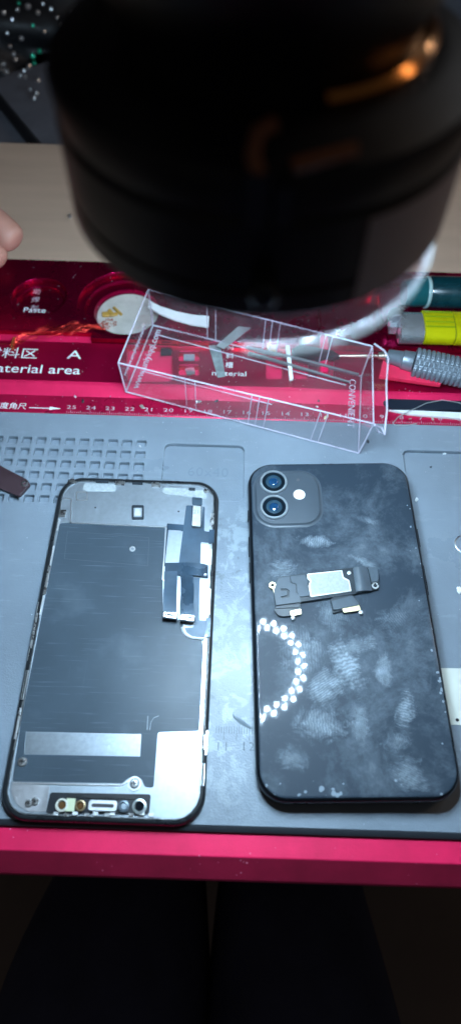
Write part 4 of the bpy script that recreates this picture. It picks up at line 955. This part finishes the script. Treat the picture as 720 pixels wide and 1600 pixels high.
hm = skinmesh('hand', [tuple(Vector(v)-t1_) for v in V], E_, RD, skin, hd, 2, 0)

# ------------------------------------------------------------------ seated person's lap below the desk edge
tro = mat('navy_trousers', (.05,.055,.10), .85, var=.2, vs=25, bump=.3, bs=300)
V = []; E_ = []; RD = []
pv = node(Vector((0,-330,-170)), (150,110))
for sx_ in (-1, 1):
    h_ = node(Vector((sx_*85,-300,-180)), (92,85), pv)
    k1 = node(Vector((sx_*(62 if sx_ < 0 else 48),-120,-190)), (72,70), h_)
    k2 = node(Vector((sx_*(58 if sx_ < 0 else 50)-3,-30,-196)), (66 if sx_ < 0 else 56,60), k1)
    k3 = node(Vector((sx_*46-5,25,-208)), (46,50), k2)
    s1 = node(Vector((sx_*66,80,-330)), (58,62), k3)
    s2 = node(Vector((sx_*80,90,-560)), (52,56), s1)
    s3 = node(Vector((sx_*90,85,-700)), (46,50), s2)
b1 = node(Vector((0,-380,-60)), (150,100), pv); b2 = node(Vector((0,-400,80)), (160,105), b1); b3 = node(Vector((0,-400,230)), (165,95), b2)
pe = empty('person', (0,-330,-170), 0, "seated person's dark navy lap and knees below the front of the tray", 'person')
skinmesh('body', [tuple(v-Vector((0,-330,-170))) for v in V], E_, RD, tro, pe, 2, 0)

# ------------------------------------------------------------------ light
w = bpy.data.worlds.new('World'); sc.world = w; w.use_nodes = True
bg = w.node_tree.nodes['Background']; bg.inputs[0].default_value = (.95,.9,.9,1); bg.inputs[1].default_value = .045
def lamp(name, loc, aim, sx, sy, e, c):
    ld = bpy.data.lights.new(name, 'AREA'); ld.shape = 'RECTANGLE'; ld.size = sx; ld.size_y = sy; ld.energy = e; ld.color = c
    lo = bpy.data.objects.new(name, ld); col.objects.link(lo); lo.location = loc
    lo.rotation_euler = (Vector(aim)-lo.location).to_track_quat('-Z', 'Y').to_euler()
lamp('brass_glint_lamp', (.55, .66, .42), (.02,.15,.2), .07, .10, .4, (.9,.95,1))  # unseen small lamp, added to put glints on the brass
lamp('warm_fill_lamp', (1.05, .8, 1.0), (-.15,.40,0), .5, .5, 5.0, (1,.72,.52))  # unseen warm lamp, added to warm the desk and give highlights

# ------------------------------------------------------------------ camera
cd = bpy.data.cameras.new('camera'); cam = bpy.data.objects.new('camera', cd); col.objects.link(cam); sc.camera = cam
cd.sensor_fit = 'VERTICAL'; cd.sensor_height = 36; cd.lens = 36*FPX/1600; cd.clip_start = .005; cd.clip_end = 20
cam.matrix_world = Matrix.Translation((0,0,CH*S)) @ Matrix.Rotation(TH, 4, 'X') @ Matrix.Rotation(RO, 4, 'Z')
cd.dof.use_dof = True; cd.dof.focus_distance = .300; cd.dof.aperture_fstop = cd.lens/3.8
sc.view_settings.view_transform = 'Standard'; sc.view_settings.look = 'None'; sc.view_settings.exposure = 0; sc.view_settings.gamma = 1
sc.cycles.max_bounces = 10; sc.cycles.transparent_max_bounces = 24
sc.cycles.use_denoising = True
sc.cycles.sample_clamp_indirect = 6
